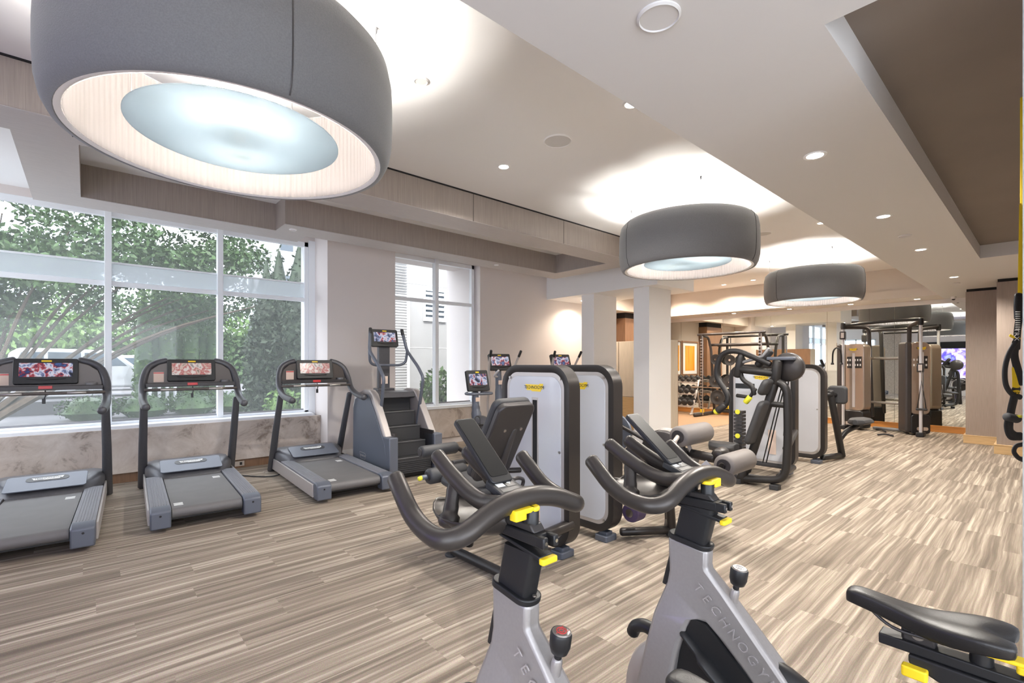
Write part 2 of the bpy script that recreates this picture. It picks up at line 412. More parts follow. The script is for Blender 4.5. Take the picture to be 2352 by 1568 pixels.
window('window_1', (-2.258, -1.03, .196, 1.423, 2.65), 7.93, .71, 3.42, 2.50, 2.765, 7.66, True)
box('jamb_filler', M['frame_white'], 2.65, 2.752, 7.88, 8.25, .6, 3.45)['kind'] = 'structure'
bpy.data.objects['jamb_filler'].name = 'trim_window_jamb'
window('window_2', (3.86, 4.80, 5.67), 7.53, .71, 3.40, 2.62, 2.75, 7.38, False)

# columns
def column(name, y0, y1):
    c = MB().box(7.65, 8.40, y0, y1, 0, 2.89).build(name, M['white_paint']); c['kind'] = 'structure'
    MB().box(7.632, 8.418, y0-.018, y1+.018, 0, .2).box(7.638, 8.412, y0-.012, y1+.012, .2, .23).build('base', M['white_paint'], c, bevel=.005)
column('trim_column_1', 4.85, 5.18); column('trim_column_2', 6.12, 6.44)

# mirror wall at the far end
struct('wall_far', MB().box(13.8, 13.9, -2.6, 8.5, 0, ZC), M['warm_paint'])
struct('trim_above_mirror', MB().box(13.77, 13.8, .9, 7.95, 2.775, ZS), M['white_paint'])
struct('baseboard_far', MB().box(13.765, 13.8, .9, 7.95, 0, .135).box(13.755, 13.8, .9, 7.95, .125, .14), M['wood_orange'])
mw = thing('wall_mirror', 'wall-sized mirror in tall panels above an orange wood base at the far end', 'mirror', (13.79, 4.7, .14))
ys = [7.94, 7.61, 6.30, 5.0, 3.69, 2.36, 1.05]
for a, b in zip(ys[1:], ys[:-1]):
    MB().box(-.012, 0, a-4.7+.0025, b-4.7-.0025, 0, 2.635).build('mirror_panel', M['mirror'], mw, smooth=False)
# wood pilasters on the right
for nm, x0, ya, yb in (('trim_pilaster_1', 12.28, .6, 1.05), ('trim_pilaster_2', 11.19, -2.5, .585)):
    p = MB().box(x0, 13.8, ya, yb, 0, 2.82).build(nm, M['wood_grey']); p['kind'] = 'structure'
    MB().box(x0+.02, 13.8, ya, yb-.01, 2.82, ZS).build('reveal', M['reveal_black'], p)
    MB().box(x0-.03, 13.8, ya, yb+.03, 0, .15).box(x0-.035, 13.8, ya, yb+.035, .14, .155).build('base', M['wood_tan'], p, bevel=.003)
# wood-clad pier between the pictures and the oak cabinet
p = MB().box(10.9, 12.0, 7.65, 7.95, 0, 2.72).build('trim_pilaster_3', M['wood_brown']); p['kind'] = 'structure'
MB().box(10.92, 11.98, 7.67, 7.95, 2.72, ZS).build('reveal', M['reveal_black'], p)
# walls behind and beside the camera
struct('wall_back', MB().box(-2.6, -2.5, -2.6, 7.95, 2.75, ZC).box(-2.6, -2.5, -2.6, 7.95, 0, .5).box(-2.6, -2.5, 1.2, 5.9, .5, 2.75).box(-2.6, -2.5, -2.6, -2.3, .5, 2.75).box(-2.6, -2.5, 7.6, 7.95, .5, 2.75), M['wall_paint'])
for nm, a, b in (('window_3', -2.3, 1.2), ('window_4', 5.9, 7.6)):  # back windows added for daylight; glazing shows in the mirror, positions guessed
    g = MB().box(-2.58, -2.5, a, b, .5, .56).box(-2.58, -2.5, a, b, 2.69, 2.75)
    n_ = 3 if b-a > 2 else 2
    for k in range(n_+1): y = a + (b-a-.06)*k/n_; g.box(-2.58, -2.5, y, y+.06, .5, 2.75)
    struct(nm, g, M['frame_white'])
struct('wall_right', MB().box(-2.6, 11.2, -2.7, -2.6, 0, .5).box(-2.6, 11.2, -2.7, -2.6, 2.75, ZC).box(-2.6, -2.2, -2.7, -2.6, .5, 2.75).box(2.2, 11.2, -2.7, -2.6, .5, 2.75), M['wall_paint'])
g = MB().box(-2.2, 2.2, -2.68, -2.6, .5, .56).box(-2.2, 2.2, -2.68, -2.6, 2.69, 2.75)
for k in range(5): g.box(-2.2+k*1.085, -2.14+k*1.085, -2.68, -2.6, .5, 2.75)
struct('window_added_daylight', g, M['frame_white'])  # unseen window, added to let more daylight into the room
struct('wall_right_end', MB().box(2.6, 2.9, -2.6, .068, 0, ZS), M['wall_end'])
struct('trim_stacked_stone', MB().box(-2.499, -2.35, 4.9, 5.75, 0, 3.0), M['stacked_stone'])
tv = thing('television', 'large wall television with a purple picture, seen in the far mirror', 'television', (-2.499, 2.6, 1.5))
MB().box(.004, .05, -1.9, 2.0, -.9, 1.0).build('backing_panel', M['reveal_black'], tv)
MB().box(.05, .1, -1.25, 1.25, -.72, .72).build('bezel', M['black_plastic'], tv, bevel=.006)
MB().box(.1, .102, -1.2, 1.2, -.68, .68).build('screen', M['tv_purple'], tv, smooth=False)

# ================================================================ CEILING FITTINGS
def spot_lamp(parent, e, col, ang=150, blend=.6):
    l = bpy.data.lights.new('light', 'SPOT'); l.energy = e; l.color = col; l.spot_size = math.radians(ang); l.spot_blend = blend; l.shadow_soft_size = .06
    o = bpy.data.objects.new('light', l); C.objects.link(o); o.parent = parent; o.location = (0, 0, -.02)
def downlight(x, y, z, label, e=165, col=(1, .94, .86), group=None):
    t = thing('downlight', label, 'ceiling light', (x, y, z), 0, group)
    MB().lathe([(.045, -.001), (.062, -.006), (.068, -.004), (.07, 0)], seg=28, cap=False).build('trim_ring', M['white_paint'], t)
    MB().lathe([(.05, -.003), (.05, -.0015)], seg=24).build('lens', M['downlight_glow'], t)
    spot_lamp(t, e, col)
for (u, v), z, lb in (((1157,383), ZC, 'small round recessed light in the white ceiling, left of the nearest speaker grille'),
                      ((1450,240), ZC, 'round recessed light in the white ceiling, half cut by the soffit edge nearest the camera'),
                      ((1887,512), ZC, 'round recessed light peeping past the soffit edge above the farthest lampshade'),
                      ((1730,643), ZC, 'small recessed light in the white ceiling between the two far drum lampshades'),
                      ((1872,357), ZS, 'largest round recessed light in the grey soffit, nearest of its row'),
                      ((2029,497), ZS, 'round recessed light in the soffit, second of its row from the camera'),
                      ((2115,573), ZS, 'round recessed light in the soffit, third of its row from the camera'),
                      ((2191,636), ZS, 'small recessed light in the soffit nearest the wood pilasters')):
    p = at(u, v, z=z); downlight(p.x, p.y, z, lb)
p = at(1326, 688, z=2.89); downlight(8.3, 6.95, 2.89, 'recessed light under the header beside the window wall', 70, (1, .85, .68))
for x, y in ((.3, 2.9), (-1.2, 5.4), (.6, -1.0), (9.6, .2)):
    pass
for x, y, lb in ((10.2, 6.5, 'recessed light over the tan training floor left of the drum lamps'), (12.3, 5.6, 'recessed light over the smith rack'), (12.2, 7.0, 'recessed light over the dumbbell rack')):
    downlight(x, y, ZC, lb, 190, (1, .84, .68))
for y in (1.9, 3.1, 4.4, 5.8): downlight(13.35, y, ZS, 'slim recessed light washing the mirror wall, %s' % {1.9:'right of the cable machine', 3.1:'above the cable machine', 4.4:'left of the cable machine', 5.8:'above the smith rack'}[y], 60, (1, .85, .66))
def grille(name, u, v, z, r, lb, cat):
    p = at(u, v, z=z); t = thing(name, lb, cat, (p.x, p.y, z))
    MB().lathe([(r, 0), (r, -.006), (r-.008, -.012), (r-.012, -.006)], seg=40, cap=False).build('rim', M['grey_paint' if z < 3 else 'white_paint'], t)
    MB().lathe([(r-.012, -.007), (r-.012, -.002)], seg=36).build('face', M['grey_paint'], t)
grille('ceiling_speaker', 1281, 323, ZC, .13, 'round speaker grille in the white ceiling above the wood frame', 'speaker')
grille('ceiling_speaker', 1513, 37, ZS, .085, 'round speaker cover in the grey soffit at the top of the view', 'speaker')
grille('ceiling_speaker', 1752, 536, ZC, .13, 'round speaker grille right of the middle drum lampshade', 'speaker')
grille('smoke_detector', 967, 185, ZC, .055, 'small round detector in the white ceiling right of the nearest lampshade', 'detector')
grille('smoke_detector', 2078, 541, ZS, .06, 'small round detector in the soffit between recessed lights', 'detector')
grille('smoke_detector', 2197, 650, ZS, .05, 'faint round cover in the soffit beyond the last recessed light', 'detector')
grille('sprinkler_cover', 673, 527, zr, .045, 'round sprinkler cover on the frame above the left window corner', 'sprinkler')
grille('sprinkler_cover', 1140, 608, zr, .04, 'round sprinkler cover on the frame right of the tall window', 'sprinkler')
sc = thing('security_camera', 'small dark dome camera on the soffit beside the mirror', 'camera', tuple(at(2190, 681, z=ZS)))
MB().lathe([(.045, 0), (.045, -.03), (.03, -.05)], seg=20).build('mount', M['white_paint'], sc); MB().lathe([(.03, -.045), (.026, -.065), (.01, -.075)], seg=16).build('dome', M['black_plastic'], sc)
sv = thing('air_slot', 'dark linear air slot in the soffit in front of the mirror wall', 'vent', (13.3, 5.3, ZS)); MB().box(-.02, .02, -1.0, 1.0, -.003, 0).build('slot', M['reveal_black'], sv)

# ================================================================ DRUM LAMPS
def drum_lamp(label):
    t = thing('drum_lamp', label, 'pendant lamp', group='grey fabric drum lamps')
    R, hh = .815, .58
    prof = [(R-.065, 0), (R-.04, .006), (R-.018, .05), (R-.004, .12), (R, .22), (R, .34), (R-.004, .44), (R-.022, .53), (R-.06, .572), (R-.07, .58),
            (R-.08, .57), (R-.082, .3), (R-.08, .012)]
    MB().lathe(prof + [prof[0]], seg=96, cap=False).build('shade', M['lamp_fabric'], t, ang=60)
    for k in range(3):
        a = -1.536 + k*2*PI/3; sm = MB(); pp = []
        for r, z in prof[1:9]: pp.append(((r+.0015)*math.cos(a), (r+.0015)*math.sin(a), z))
        sm.tube(pp, .003, 6).build('seam', M['dark_metal'], t)
    n = 480; rings = []
    for z, add in ((.008, -.004), (.012, 0), (.30, .0), (.56, 0)):
        ring = []
        for i in range(n):
            a = 2*PI*i/n; w = .007*math.sin(a*120) if add == 0 else 0
            ring.append(((R-.095+w+add)*math.cos(a), (R-.095+w+add)*math.sin(a), z))
        rings.append(ring)
    MB().loft(rings, cap=False).build('pleated_liner', M['liner'], t, ang=80)
    MB().lathe([(R-.095, .010), (R-.075, .002), (R-.062, .004)], seg=96, cap=False).build('rim', M['white_paint'], t)
    MB().lathe([(.51, .085), (.51, .09)], seg=80).build('diffuser_disc', M['diffuser'], t)
    for k in range(3):
        a = k*2*PI/3 + .8
        MB().tube([(.48*math.cos(a), .48*math.sin(a), .088), (.48*math.cos(a), .48*math.sin(a), .57)], .0025, 5).build('hanger', M['steel'], t)
    cr = MB()
    for k in range(3):
        a = k*2*PI/3 + .8; cr.tube([(0, 0, .5), ((R-.12)*math.cos(a), (R-.12)*math.sin(a), .5)], .012, 8)
    cr.tube([(0,0,.30), (0,0,.52)], .02, 10); cr.lathe([(.07,.28),(.07,.32)], seg=20)
    arm = cr.build('spider', M['white_paint'], t)
    for k in range(3):
        a = (-1.78-.42, -1.78+.42, 1.36)[k]; x, y = .22*math.cos(a), .22*math.sin(a)
        MB().tube([(x*.4, y*.4, .30), (x, y, .215)], .018, 8).build('socket', M['white_paint'], t)
        MB().lathe([(.012, -.035), (.03, -.015), (.032, .005), (.02, .03), (.012, .035)], (x*1.25, y*1.25, .205), seg=16).build('bulb', M['bulb_glow'], t)
        l = bpy.data.lights.new('bulb_light', 'POINT'); l.energy = LAMP_W; l.color = (1, .965, .91); l.shadow_soft_size = .05
        lo = bpy.data.objects.new('bulb_light', l); C.objects.link(lo); lo.parent = t; lo.location = (x*1.25, y*1.25, .27)
    for k in range(3):
        a = k*2*PI/3 - .35; x, y = (R-.09)*math.cos(a), (R-.09)*math.sin(a)
        MB().tube([(x, y, .57), (x, y, ZC-2.68)], .0022, 5).lathe([(.012, ZC-2.64), (.008, ZC-2.665), (.003, ZC-2.68)], (x, y, 0), seg=10).build('suspension_wire', M['steel_matte'], t)
    MB().tube([(0, 0, .5), (0, 0, ZC-2.66)], .004, 6).build('cord', M['white_print'], t)
    MB().lathe([(.07, ZC-2.64), (.07, ZC-2.655), (.06, ZC-2.66)], seg=28).build('canopy', M['white_paint'], t)
    return t
LAMP_W = 38
lamps = [(1577, 620, 'grey drum lamp in the middle of the row, above the white columns'), (1866, 694, 'smallest grey drum lamp, farthest along the row near the mirror')]
L0 = drum_lamp(lamps[0][2]); ZL = 2.64
pl = [at(u, v, z=ZL) for u, v, _ in lamps]
L0.location = pl[0]
L1 = copy_tree(L0); L1.location = pl[1]; L1['label'] = lamps[1][2]
L2 = copy_tree(L0); L2['label'] = 'huge grey drum lamp overhead at the top left with pleated white lining'
gap = (pl[1] - pl[0]).length
print('lamp pos', pl, gap)
L2.location = (.63, 2.97, ZL)
# ================================================================ CARDIO MACHINES
R3 = math.radians(-3)
def badge(parent, w, h, mtx, plate, ink, name='badge', lab=None):
    """stepped nameplate with the maker's wordmark; drawn in the local x-y plane of mtx"""
    poly = [(-.5,.38),(.28,.38),(.32,.5),(.5,.5),(.46,-.2),(.40,-.2),(.36,-.5),(-.12,-.5),(-.16,-.38),(-.42,-.38),(-.46,.12)]
    g = MB(); g.m = mtx; g.prism([(x*w, y*h) for x, y in poly], 'z', 0, .004)
    b = g.build(name, plate, parent, smooth=False, label=lab)
    text('lettering', 'TECHNOGYM', h*.60, ink, b, mtx @ Matrix.Translation((0, 0, .0045)), .0006, .95, .0)
    return b
def console_screen(parent, cx, y, z0, z1, w, tilt, scr='screen_news', brand=True, face=-1):
    """box with a lit display, tilted back; display faces local -y"""
    h = z1 - z0; m = Matrix.Translation((cx, y, (z0+z1)/2)) @ Matrix.Rotation(tilt, 4, 'X')
    b = MB(); b.m = m; b.prism(rrect(-w/2, w/2, -h/2, h/2, .02, 4), 'y', -.018, .03)
    s = b.build('screen_housing', M['black_plastic'], parent, bevel=.004)
    d = MB(); d.m = m; d.box(-w*.41, w*.41, -.021, -.0185, -h*.22, h*.32); d.build('display', M[scr], s, smooth=False)
    d = MB(); d.m = m; d.tube([(-w*.30, -.022, -h*.30), (0, -.026, -h*.35), (w*.30, -.022, -h*.30)], .006, 8, flat=.6); d.build('lip', M['dark_metal'], s)
    if brand:
        d = MB(); d.m = m; d.prism(rrect(-w*.08, w*.08, h*.37, h*.43, .004, 3), 'y', -.0215, -.0185); d.build('logo', M['yellow'], s)
    return s
def treadmill(label, scr):
    t = thing('treadmill', label, 'treadmill', (0, 0, 0), R3, 'treadmills facing the window')
    MB().box(-.28, .28, .06, 1.5, .09, .178).build('deck', M['black_plastic'], t)
    belt = MB(); prof = [(1.5, .192), (.08, .192)] + [(.08 - .047*math.sin(a), .145 + .047*math.cos(a)) for a in [PI*i/8 for i in range(1, 8)]] + [(.08, .098), (1.5, .098)]
    belt.prism(prof, 'x', -.275, .275); bo = belt.build('running_belt', M['belt'], t)
    for sx, y in ((.2, 1.16), (-.22, .14)):
        g = MB()
        for k in range(3): g.box(sx-.035, sx+.035, y+k*.036, y+k*.036+.02, .1915, .1932)
        g.build('belt_mark', M['letter_white'], bo, smooth=False)
    for s in (-1, 1):
        a, b = sorted((s*.285, s*.43))
        r = MB(); r.box(a, b, .13, 1.56, .09, .207)
        for k in range(6): r.box(a+.02+k*.019, a+.028+k*.019, .16, 1.5, .205, .2105)
        r.build('side_rail', M['rail_grey'], t, bevel=.004)
        MB().prism([(.0, .035), (.135, .035), (.135, .213), (.05, .211), (.0, .185)], 'x', a-.003, b+.003).build('end_cap', M['blue_grey'], t, bevel=.012)
        e = MB(); e.lathe([(.009, 0), (.009, -.002)], (s*.36, -.001, .15), axis='y', seg=12); e.build('bolt', M['black_plastic'], t)
        MB().prism([(.13, .05), (2.05, .04), (2.12, .12), (2.08, .19), (.13, .19)], 'x', *sorted((s*.43, s*.447))).build('side_skirt', M['silver'], t, bevel=.004)
        MB().lathe([(.025, 0), (.025, .05)], (s*.36, .25, 0), seg=14).build('foot', M['rubber'], t)
        MB().tube([(s*.45, 2.02, .02), (s*.452, 1.76, .55), (s*.447, 1.5, 1.06)], [.048, .042, .037], 14, flat=.7).build('upright', M['anthracite'], t)
        hp = spline([(s*.44, .95, 1.035), (s*.447, 1.05, 1.045), (s*.458, 1.3, 1.075), (s*.458, 1.48, 1.15), (s*.452, 1.58, 1.29), (s*.41, 1.635, 1.42), (s*.33, 1.66, 1.485), (s*.24, 1.672, 1.512)], 6)
        MB().tube(hp, .038, 16).build('handlebar', M['anthracite'], t)
    # motor cover
    prof = [(1.44, .19, .30), (1.50, .235, .33), (1.60, .285, .37), (1.78, .325, .43), (2.0, .325, .44), (2.13, .24, .43), (2.17, .08, .42)]
    rings = []
    for y, z, w in prof:
        rings.append([(-w, y, .06), (-w, y, z-.06 if z > .15 else z-.02), (-w+.04, y, z-.015), (-w+.1, y, z), (w-.1, y, z), (w-.04, y, z-.015), (w, y, z-.06 if z > .15 else z-.02), (w, y, .06)])
    cv = MB().loft(rings).build('motor_cover', M['anthracite'], t, ang=50)
    m = Matrix.Translation((0, 1.63, .302)) @ Matrix.Rotation(math.radians(16), 4, 'X')
    b = MB(); b.m = m; b.prism(rrect(-.30, .30, -.17, .15, .03, 4), 'z', -.006, .004); b.build('cover_panel', M['blue_grey'], cv, bevel=.003)
    b = MB(); b.m = m; b.prism(rrect(-.16, .16, .0, .10, .048, 6), 'z', .003, .007); pl = b.build('name_plate', M['black_plastic'], cv)
    badge(cv, .24, .055, m @ Matrix.Translation((0, .05, .007)), M['letter_white'], M['letter_black'])
    # console
    arch = [(-.42, 1.225), (-.42, 1.32), (-.385, 1.41), (-.31, 1.47), (-.22, 1.497), (.22, 1.497), (.31, 1.47), (.385, 1.41), (.42, 1.32), (.42, 1.225)]
    c = MB().prism(arch, 'y', 1.60, 1.64).build('console', M['bar_brown'], t, bevel=.006)
    console_screen(c, 0, 1.575, 1.275, 1.53, .47, math.radians(-12), scr)
    MB().box(-.43, .43, 1.49, 1.62, 1.225, 1.245).box(-.43, .43, 1.485, 1.50, 1.218, 1.262).build('tray', M['dark_metal'], t, bevel=.004)
    MB().tube([(-.44, 1.46, 1.188), (.44, 1.46, 1.188)], .016, 12).build('crossbar', M['bar_brown'], t)
    for s in (-1, 1):
        MB().tube([(s*.16, 1.46, 1.188), (s*.30, 1.46, 1.188)], .0175, 12).build('pulse_grip', M['steel'], t)
    MB().box(-.05, .05, 1.478, 1.486, 1.232, 1.262).build('stop_button', M['red_plastic'], t, bevel=.003)
    MB().tube([(.0, 1.475, 1.215), (.005, 1.455, 1.17), (-.01, 1.45, 1.13)], .006, 6).box(-.02, .005, 1.44, 1.455, 1.09, 1.14).build('safety_clip', M['black_plastic'], t)
    MB().lathe([(.043, 0), (.05, .04), (.046, .042), (.04, .004)], (.335, 1.56, 1.245), seg=22, cap=False).build('cup_holder', M['steel_matte'], t)
    MB().box(-.36, -.265, 1.592, 1.5955, 1.27, 1.385).build('notice', M['paper'], t, smooth=False)
    MB().box(-.36, -.265, 1.5908, 1.5915, 1.368, 1.38).build('notice_heading', M['red_plastic'], t, smooth=False)
    return t
T2 = treadmill('treadmill in the middle of the window row, pale brownish picture on its screen', 'screen_pale'); T2.location = (.835, 5.12, 0)
T1 = copy_tree(T2); T1.location = (-.385, 5.06, 0); T1['label'] = 'treadmill at the left edge of the photo with a bright news picture on its screen'
for ch in T1.children_recursive:
    if ch.name.startswith('display'): ch.data = ch.data.copy(); ch.data.materials[0] = M['screen_news']
T3 = copy_tree(T2); T3.location = (2.235, 5.08, 0); T3['label'] = 'rightmost of the three treadmills, beside the stair climber'
pc = MB().tube(spline([(1.45, 7.3, .01), (1.55, 7.0, .012), (1.8, 6.75, .01), (2.0, 6.9, .012)], 6), .008, 6).build('power_cord', M['rubber']); tag(pc, 'black cord lying on the carpet between the middle and right treadmills', 'cord')
po = thing('wall_socket', 'small double socket low on the brown base under the left window', 'socket', (1.62, 7.66, .06)); MB().box(-.06, .06, -.006, .003, -.035, .035).build('plate', M['beige_metal'], po, bevel=.002); MB().box(.0, .03, -.009, -.005, -.02, .02).build('outlet', M['black_plastic'], po)

# stair climber
st = thing('stair_climber', 'grey stair climbing machine with tall tubular handrails beside the right treadmill', 'stair machine', (3.16, 5.44, 0), R3)
side = [(0, .02), (0, .33), (.05, .5), (.33, .85), (.52, 1.08), (.62, 1.125), (.8, 1.13), (1.14, 1.03), (1.21, .88), (1.22, .02)]
inner = [(.05, .06), (.055, .33), (.10, .47), (.38, .82), (.56, 1.02), (.64, 1.065), (.8, 1.07), (1.1, .98), (1.16, .85), (1.17, .06)]
for s in (-1, 1):
    MB().prism(side, 'x', *sorted((s*.27, s*.365))).build('side_frame', M['silver'], st, bevel=.012)
    p = MB().prism(inner, 'x', *sorted((s*.36, s*.378))).build('side_panel', M['blue_grey'], st, bevel=.004)
    if s < 0:
        mm = frame((-.379, .80, .22), (0, -1, 0), (0, 0, 1))
        g = MB(); g.m = mm; g.ring([(-.11,.045),(.08,.045),(.11,.02),(.08,-.045),(-.08,-.045)], [(0,0),(.002,0),(.002,.004),(0,.004)], 'z'); g.build('emblem', M['silver'], p, smooth=False)
        text('lettering', 'TECHNOGYM', .03, M['silver'], p, mm, .001)
    MB().box(*sorted((s*.255, s*.375)), -.05, .24, .0, .56).build('front_post', M['blue_grey'], st, bevel=.012)
    MB().box(*sorted((s*.255, s*.275)), .0, .9, .1, .6).build('stringer', M['dark_metal'], st)
    path = fillet([(s*.275, .5, .55), (s*.285, .31, 1.29), (s*.285, .47, 1.44), (s*.285, .80, 1.66), (s*.24, .88, 1.96)], .07)
    MB().tube(path, .022, 12).build('handrail', M['blue_grey'], st)
    MB().tube([(s*.247, .865, 1.90), (s*.238, .884, 1.975)], .024, 10).build('thumb_grip', M['black_plastic'], st)
    MB().lathe([(.04, 0), (.036, .03), (.022, .05)], (s*.277, .49, .555), seg=16).build('rail_socket', M['blue_grey'], st)
MB().prism([(.50, 1.02), (.56, 1.09), (.8, 1.10), (1.13, 1.0), (1.2, .85), (1.2, .05), (.95, .05), (.95, .95), (.55, 1.0)], 'x', -.27, .27).build('top_cover', M['anthracite'], st, bevel=.01)
for i in range(5):
    y, z = .03 + .155*i, .27 + .185*i
    k = MB(); k.box(-.25, .25, y, y+.16, z-.018, z); k.box(-.25, .25, y+.005, y+.02, z-.185, z-.015)
    if i == 0:
        for j in range(7): k.box(-.25, .25, y-.004, y+.004, .075+j*.024, .087+j*.024)
    ss = k.build('step', M['rubber'], st, bevel=.003)
    MB().box(-.25, .25, y+.001, y+.014, z-.0002, z+.004).build('step_edge', M['steel_matte'], ss)
MB().box(-.25, .25, .1, .95, .02, .25).build('base', M['black_plastic'], st)
MB().box(-.085, .085, .95, 1.02, 1.08, 1.74).build('console_post', M['anthracite'], st, bevel=.01)
MB().box(-.13, .13, .88, 1.05, 1.08, 1.13).build('post_foot', M['anthracite'], st, bevel=.01)
MB().box(-.05, .05, .945, .951, 1.19, 1.30).build('notice', M['paper'], st, smooth=False)
console_screen(st, 0, .95, 1.72, 1.975, .40, math.radians(-14), 'screen_news')
MB().tube(fillet([(-.285, .80, 1.66), (-.27, .82, 1.50), (-.20, .84, 1.46), (.20, .84, 1.46), (.27, .82, 1.50), (.285, .80, 1.66)], .05), .019, 12).build('cross_handle', M['blue_grey'], st)

# upright exercise bike
b = thing('exercise_bike', 'upright exercise bike with a lit screen in front of the tall window', 'exercise bike', (4.22, 5.25, 0), R3)
bd = MB(); bd.lathe([(.02, -.09), (.22, -.085), (.27, -.05), (.275, 0), (.27, .05), (.22, .085), (.02, .09)], (0, .2, .46), axis='x', seg=32); bd.build('drive_cover', M['anthracite'], b, ang=60)
MB().lathe([(.13, -.006), (.125, .0)], (-.092, .2, .5), axis='x', seg=26).build('crank_hub', M['blue_grey'], b)
MB().tube([(-.11, .2, .50), (-.11, .02, .63)], [.028, .018], 10, flat=.5).build('crank_arm', M['steel'], b)
pd = MB().box(-.21, -.12, -.05, .06, .62, .645).build('pedal', M['black_plastic'], b, bevel=.005); MB().tube(spline([(-.21, .03, .64), (-.205, .035, .72), (-.165, .04, .75), (-.125, .035, .72), (-.12, .03, .64)], 5), .007, 6).build('strap', M['rubber'], pd)
MB().tube([(.11, .2, .50), (.11, .38, .37)], [.028, .018], 10, flat=.5).build('crank_arm', M['steel'], b)
MB().tube(spline([(0, .26, .55), (0, .31, .8), (0, .33, 1.06)], 6), [.09, .085, .07, .06, .055], 12, flat=.8).build('mast', M['blue_grey'], b)
console_screen(b, 0, .27, 1.08, 1.385, .37, math.radians(-14), 'screen_news')
MB().tube(fillet([(-.12, .36, 1.055), (-.21, .28, 1.05), (-.17, .12, 1.05), (.17, .12, 1.05), (.21, .28, 1.05), (.12, .36, 1.055)], .07), .019, 12).build('handlebar', M['blue_grey'], b)
MB().tube([(0, -.28, .25), (0, -.36, .85)], .03, 12).build('seat_post', M['dark_metal'], b)
MB().tube(spline([(0, -.16, .87), (0, -.28, .885), (0, -.42, .89), (0, -.5, .885)], 4), [.03, .04, .06, .1, .12, .12, .1], 16, flat=.4).build('saddle', M['soft_black'], b)
MB().box(-.06, .06, -.5, .55, .04, .12).box(-.26, .26, -.52, -.44, .0, .06).box(-.26, .26, .5, .58, .0, .06).build('base', M['anthracite'], b, bevel=.01)
MB().box(-.035, .035, .262, .268, .93, .99).build('notice', M['paper'], b, smooth=False)
# cross trainers
def cross_trainer(label, loc, rz):
    e = thing('cross_trainer', label, 'cross trainer', loc, rz)
    MB().box(-.3, .3, -.62, -.5, 0, .07).box(-.3, .3, .52, .64, 0, .07).box(-.07, .07, -.55, .58, .03, .13).build('base', M['anthracite'], e, bevel=.01)
    MB().lathe([(.02, -.07), (.25, -.065), (.3, -.03), (.3, .03), (.25, .065), (.02, .07)], (0, -.12, .45), axis='x', seg=32).build('drive_cover', M['anthracite'], e, ang=60)
    for s in (-1, 1):
        MB().lathe([(.23, 0), (.225, s*.02), (.1, s*.022)], (s*.075, -.12, .42), axis='x', seg=30).build('side_disc', M['blue_grey'], e)
        MB().tube(spline([(s*.17, .42, .55), (s*.185, .40, .85), (s*.2, .30, 1.15), (s*.235, .25, 1.40), (s*.27, .10, 1.66)], 6), .019, 12).build('moving_handle', M['silver'], e)
        MB().tube([(s*.263, .135, 1.60), (s*.275, .08, 1.69)], .022, 10).build('grip_tip', M['black_plastic'], e)
        MB().tube([(s*.17, .42, .55), (s*.17, -.35, .30)], .025, 10).build('link_arm', M['anthracite'], e)
        MB().box(*sorted((s*.09, s*.25)), -.45, -.05, .29, .33).build('foot_plate', M['rubber'], e, bevel=.01)
    MB().tube(spline([(0, .30, .35), (0, .36, .9), (0, .38, 1.42)], 6), [.1, .09, .075, .065, .06], 12, flat=.8).build('mast', M['blue_grey'], e)
    console_screen(e, 0, .32, 1.36, 1.65, .40, math.radians(-20), 'screen_news')
    MB().tube(fillet([(-.06, .3, 1.26), (-.17, .2, 1.27), (-.15, .06, 1.37)], .05), .018, 10).tube(fillet([(.06, .3, 1.26), (.17, .2, 1.27), (.15, .06, 1.37)], .05), .018, 10).build('fixed_handles', M['silver_light'], e)
    MB().box(-.035, .035, .298, .304, 1.13, 1.2).build('notice', M['paper'], e, smooth=False)
    return e
e1 = cross_trainer('cross trainer with silver swing arms just right of the tall window', (5.13, 5.86, 0), math.radians(-14))
e2 = cross_trainer('cross trainer half hidden behind the weight towers, nearest the white columns', (6.25, 5.5, 0), math.radians(-14))
